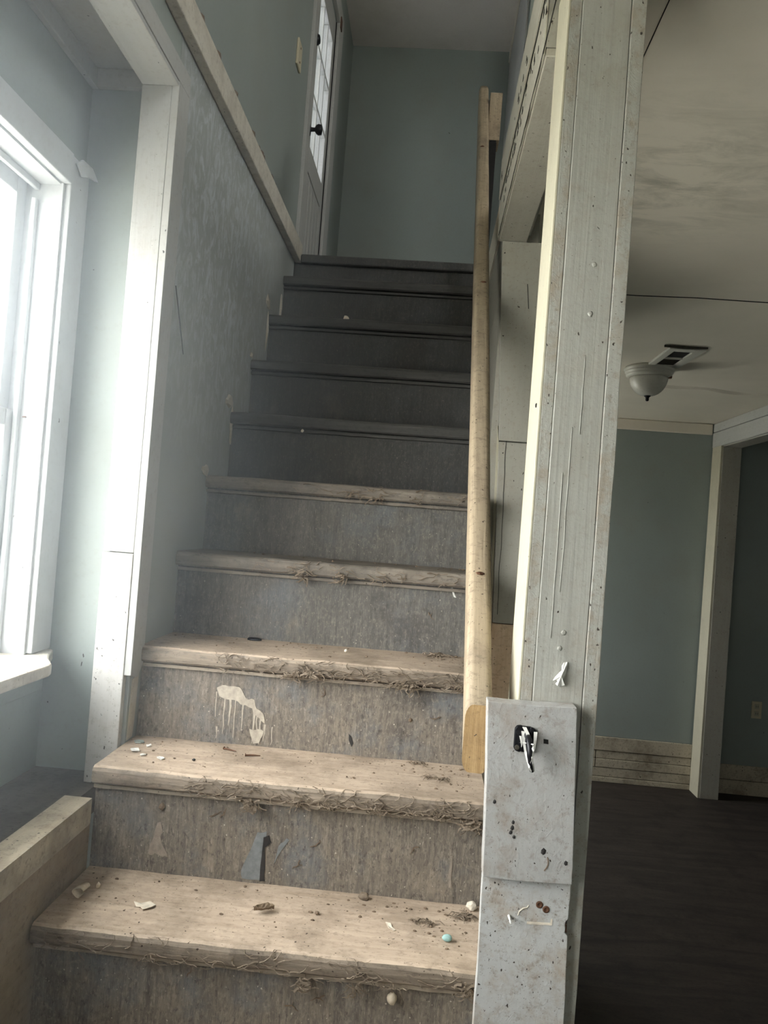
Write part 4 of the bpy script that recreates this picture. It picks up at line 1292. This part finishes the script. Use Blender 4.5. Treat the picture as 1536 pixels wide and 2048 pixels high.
# black oval cap on the third tread
cap = MB()
prof = [(1.0, 0.0), (1.0, 0.003), (0.86, 0.0055), (0.72, 0.0045), (0.6, 0.0035), (0.02, 0.0035)]
for r, h in prof:
    for k in range(28):
        t = 2 * math.pi * k / 28
        cap.v.append((-0.393 + 0.0175 * r * math.cos(t), 1.805 - 0.012 + 0.010 * r * math.sin(t), z3_ + h))
for i in range(len(prof) - 1):
    for k in range(28):
        cap.f.append((i * 28 + k, i * 28 + (k + 1) % 28, (i + 1) * 28 + (k + 1) % 28, (i + 1) * 28 + k))
cap.f.append(tuple(reversed(range(28))))
cap.f.append(tuple(140 + k for k in range(28)))
tag(cap.build('bottle_cap', 'black', smooth=True), 'flat shiny black oval cap lying on the third tread', 'cap')
tag(MB().lump((-0.165, 1.737, z3_ + 0.003), (0.005, 0.004, 0.004), 23).build('plaster_lump', 'chip'), 'small cream crumb near the middle of the third tread edge', 'crumb')
tag(MB().lump((-0.333, 2.57, 2.4005 + 0.0), (0.011, 0.008, 0.012), 29, div=2).build('plaster_lump', 'chip'), 'pale plaster lump lying alone on a dark upper step', 'plaster lump')
# seed cases hanging under the lowest nosing
for x, z, s_, lab in ((0.001, 0.940, 1.0, 'pale seed case hanging under lowest nosing below the narrow paint chip'), (-0.139, 0.941, 0.75, 'small grey seed case hanging under lowest nosing below the dead leaf')):
    sc = MB()
    sc.lump((x, 1.226, z), (0.008 * s_, 0.007 * s_, 0.0105 * s_), int(abs(x) * 100) + 2, div=2, amp=0.2)
    so = sc.build('seed_case', 'cocoon', smooth=True)
    MB().tube([(x, 1.226, z + 0.008 * s_), (x - 0.002, 1.222, z + 0.02), (x - 0.001, 1.219, z + 0.03)], 0.0009, 5).build('stalk', 'root', so)
    tag(so, lab, 'seed case')

# torn plaster bits where the steps meet the left wall
lw = bpy.data.objects['wall_stair_left']
for (y, z, a, b, s) in ((2.15, 2.025, 0.035, 0.018, 1), (2.19, 1.96, 0.012, 0.06, 2), (2.53, 2.432, 0.03, 0.022, 3), (2.545, 2.34, 0.004, 0.06, 4), (1.97, 1.81, 0.03, 0.014, 5), (2.73, 2.47, 0.005, 0.05, 6), (2.36, 2.21, 0.015, 0.010, 7)):
    MB().lump((XL + 0.0015, y, z), (0.005, a, b), s, div=2, amp=0.6).build('plaster_flake', 'plaster', lw)
crk = [(XL + 0.0006, 1.64 + 0.0085 * i, 2.20 - 0.0135 * i + 0.003 * noise.noise((i * 0.6, 2, 0))) for i in range(11)]
MB().tube(crk, 0.0016, 4).build('crack', 'dark', lw)
# stray rootlets stuck to the risers
rnd = random.Random(77)
for k, x, z in ((2, -0.158, 1.094), (2, -0.373, 1.118), (2, -0.353, 1.117), (2, -0.193, 1.052), (2, 0.03, 1.10), (1, -0.173, 0.90), (1, -0.109, 0.924), (1, -0.34, 0.93), (3, 0.06, 1.30), (3, -0.2, 1.32), (4, 0.02, 1.50)):
    yy = nose(k)[0] + 0.0245
    a = rnd.uniform(0, 6.28)
    pts = []
    px, pz = x, z
    for i in range(6):
        pts.append((px, yy + 0.0006 * rnd.random(), pz))
        a += rnd.uniform(-0.8, 0.8)
        px += 0.0055 * math.cos(a)
        pz += 0.0045 * math.sin(a)
    mbr = MB().tube(pts, [0.0013, 0.0012, 0.0011, 0.001, 0.0008, 0.0006], 4)
    mbr.tube([pts[2], (pts[2][0] + 0.008 * math.cos(a + 1.4), yy, pts[2][2] + 0.007 * math.sin(a + 1.4))], [0.001, 0.0005], 4)
    mbr.build('rootlet', 'crumb', treads[('r', k)])
# bent nail left in the window jamb
MB().tube([(WX - 0.035, 1.5145, 1.868), (WX - 0.035, 1.503, 1.867), (WX - 0.025, 1.496, 1.866)], [0.002, 0.0018, 0.001], 6).build('bent_nail', 'rust', w1)
# dirt lumps lying along the upper skirt board
rnd = random.Random(9)
lb = MB()
for i in range(26):
    y = rnd.uniform(1.3, 2.9)
    r = rnd.uniform(0.004, 0.012)
    lb.lump((-0.585, y, 2.789 + r * 0.5), (r * 0.7, r * 1.6, r), i)
stuff(lb.build('dirt_lumps', 'crumb', bpy.data.objects['trim_8']))
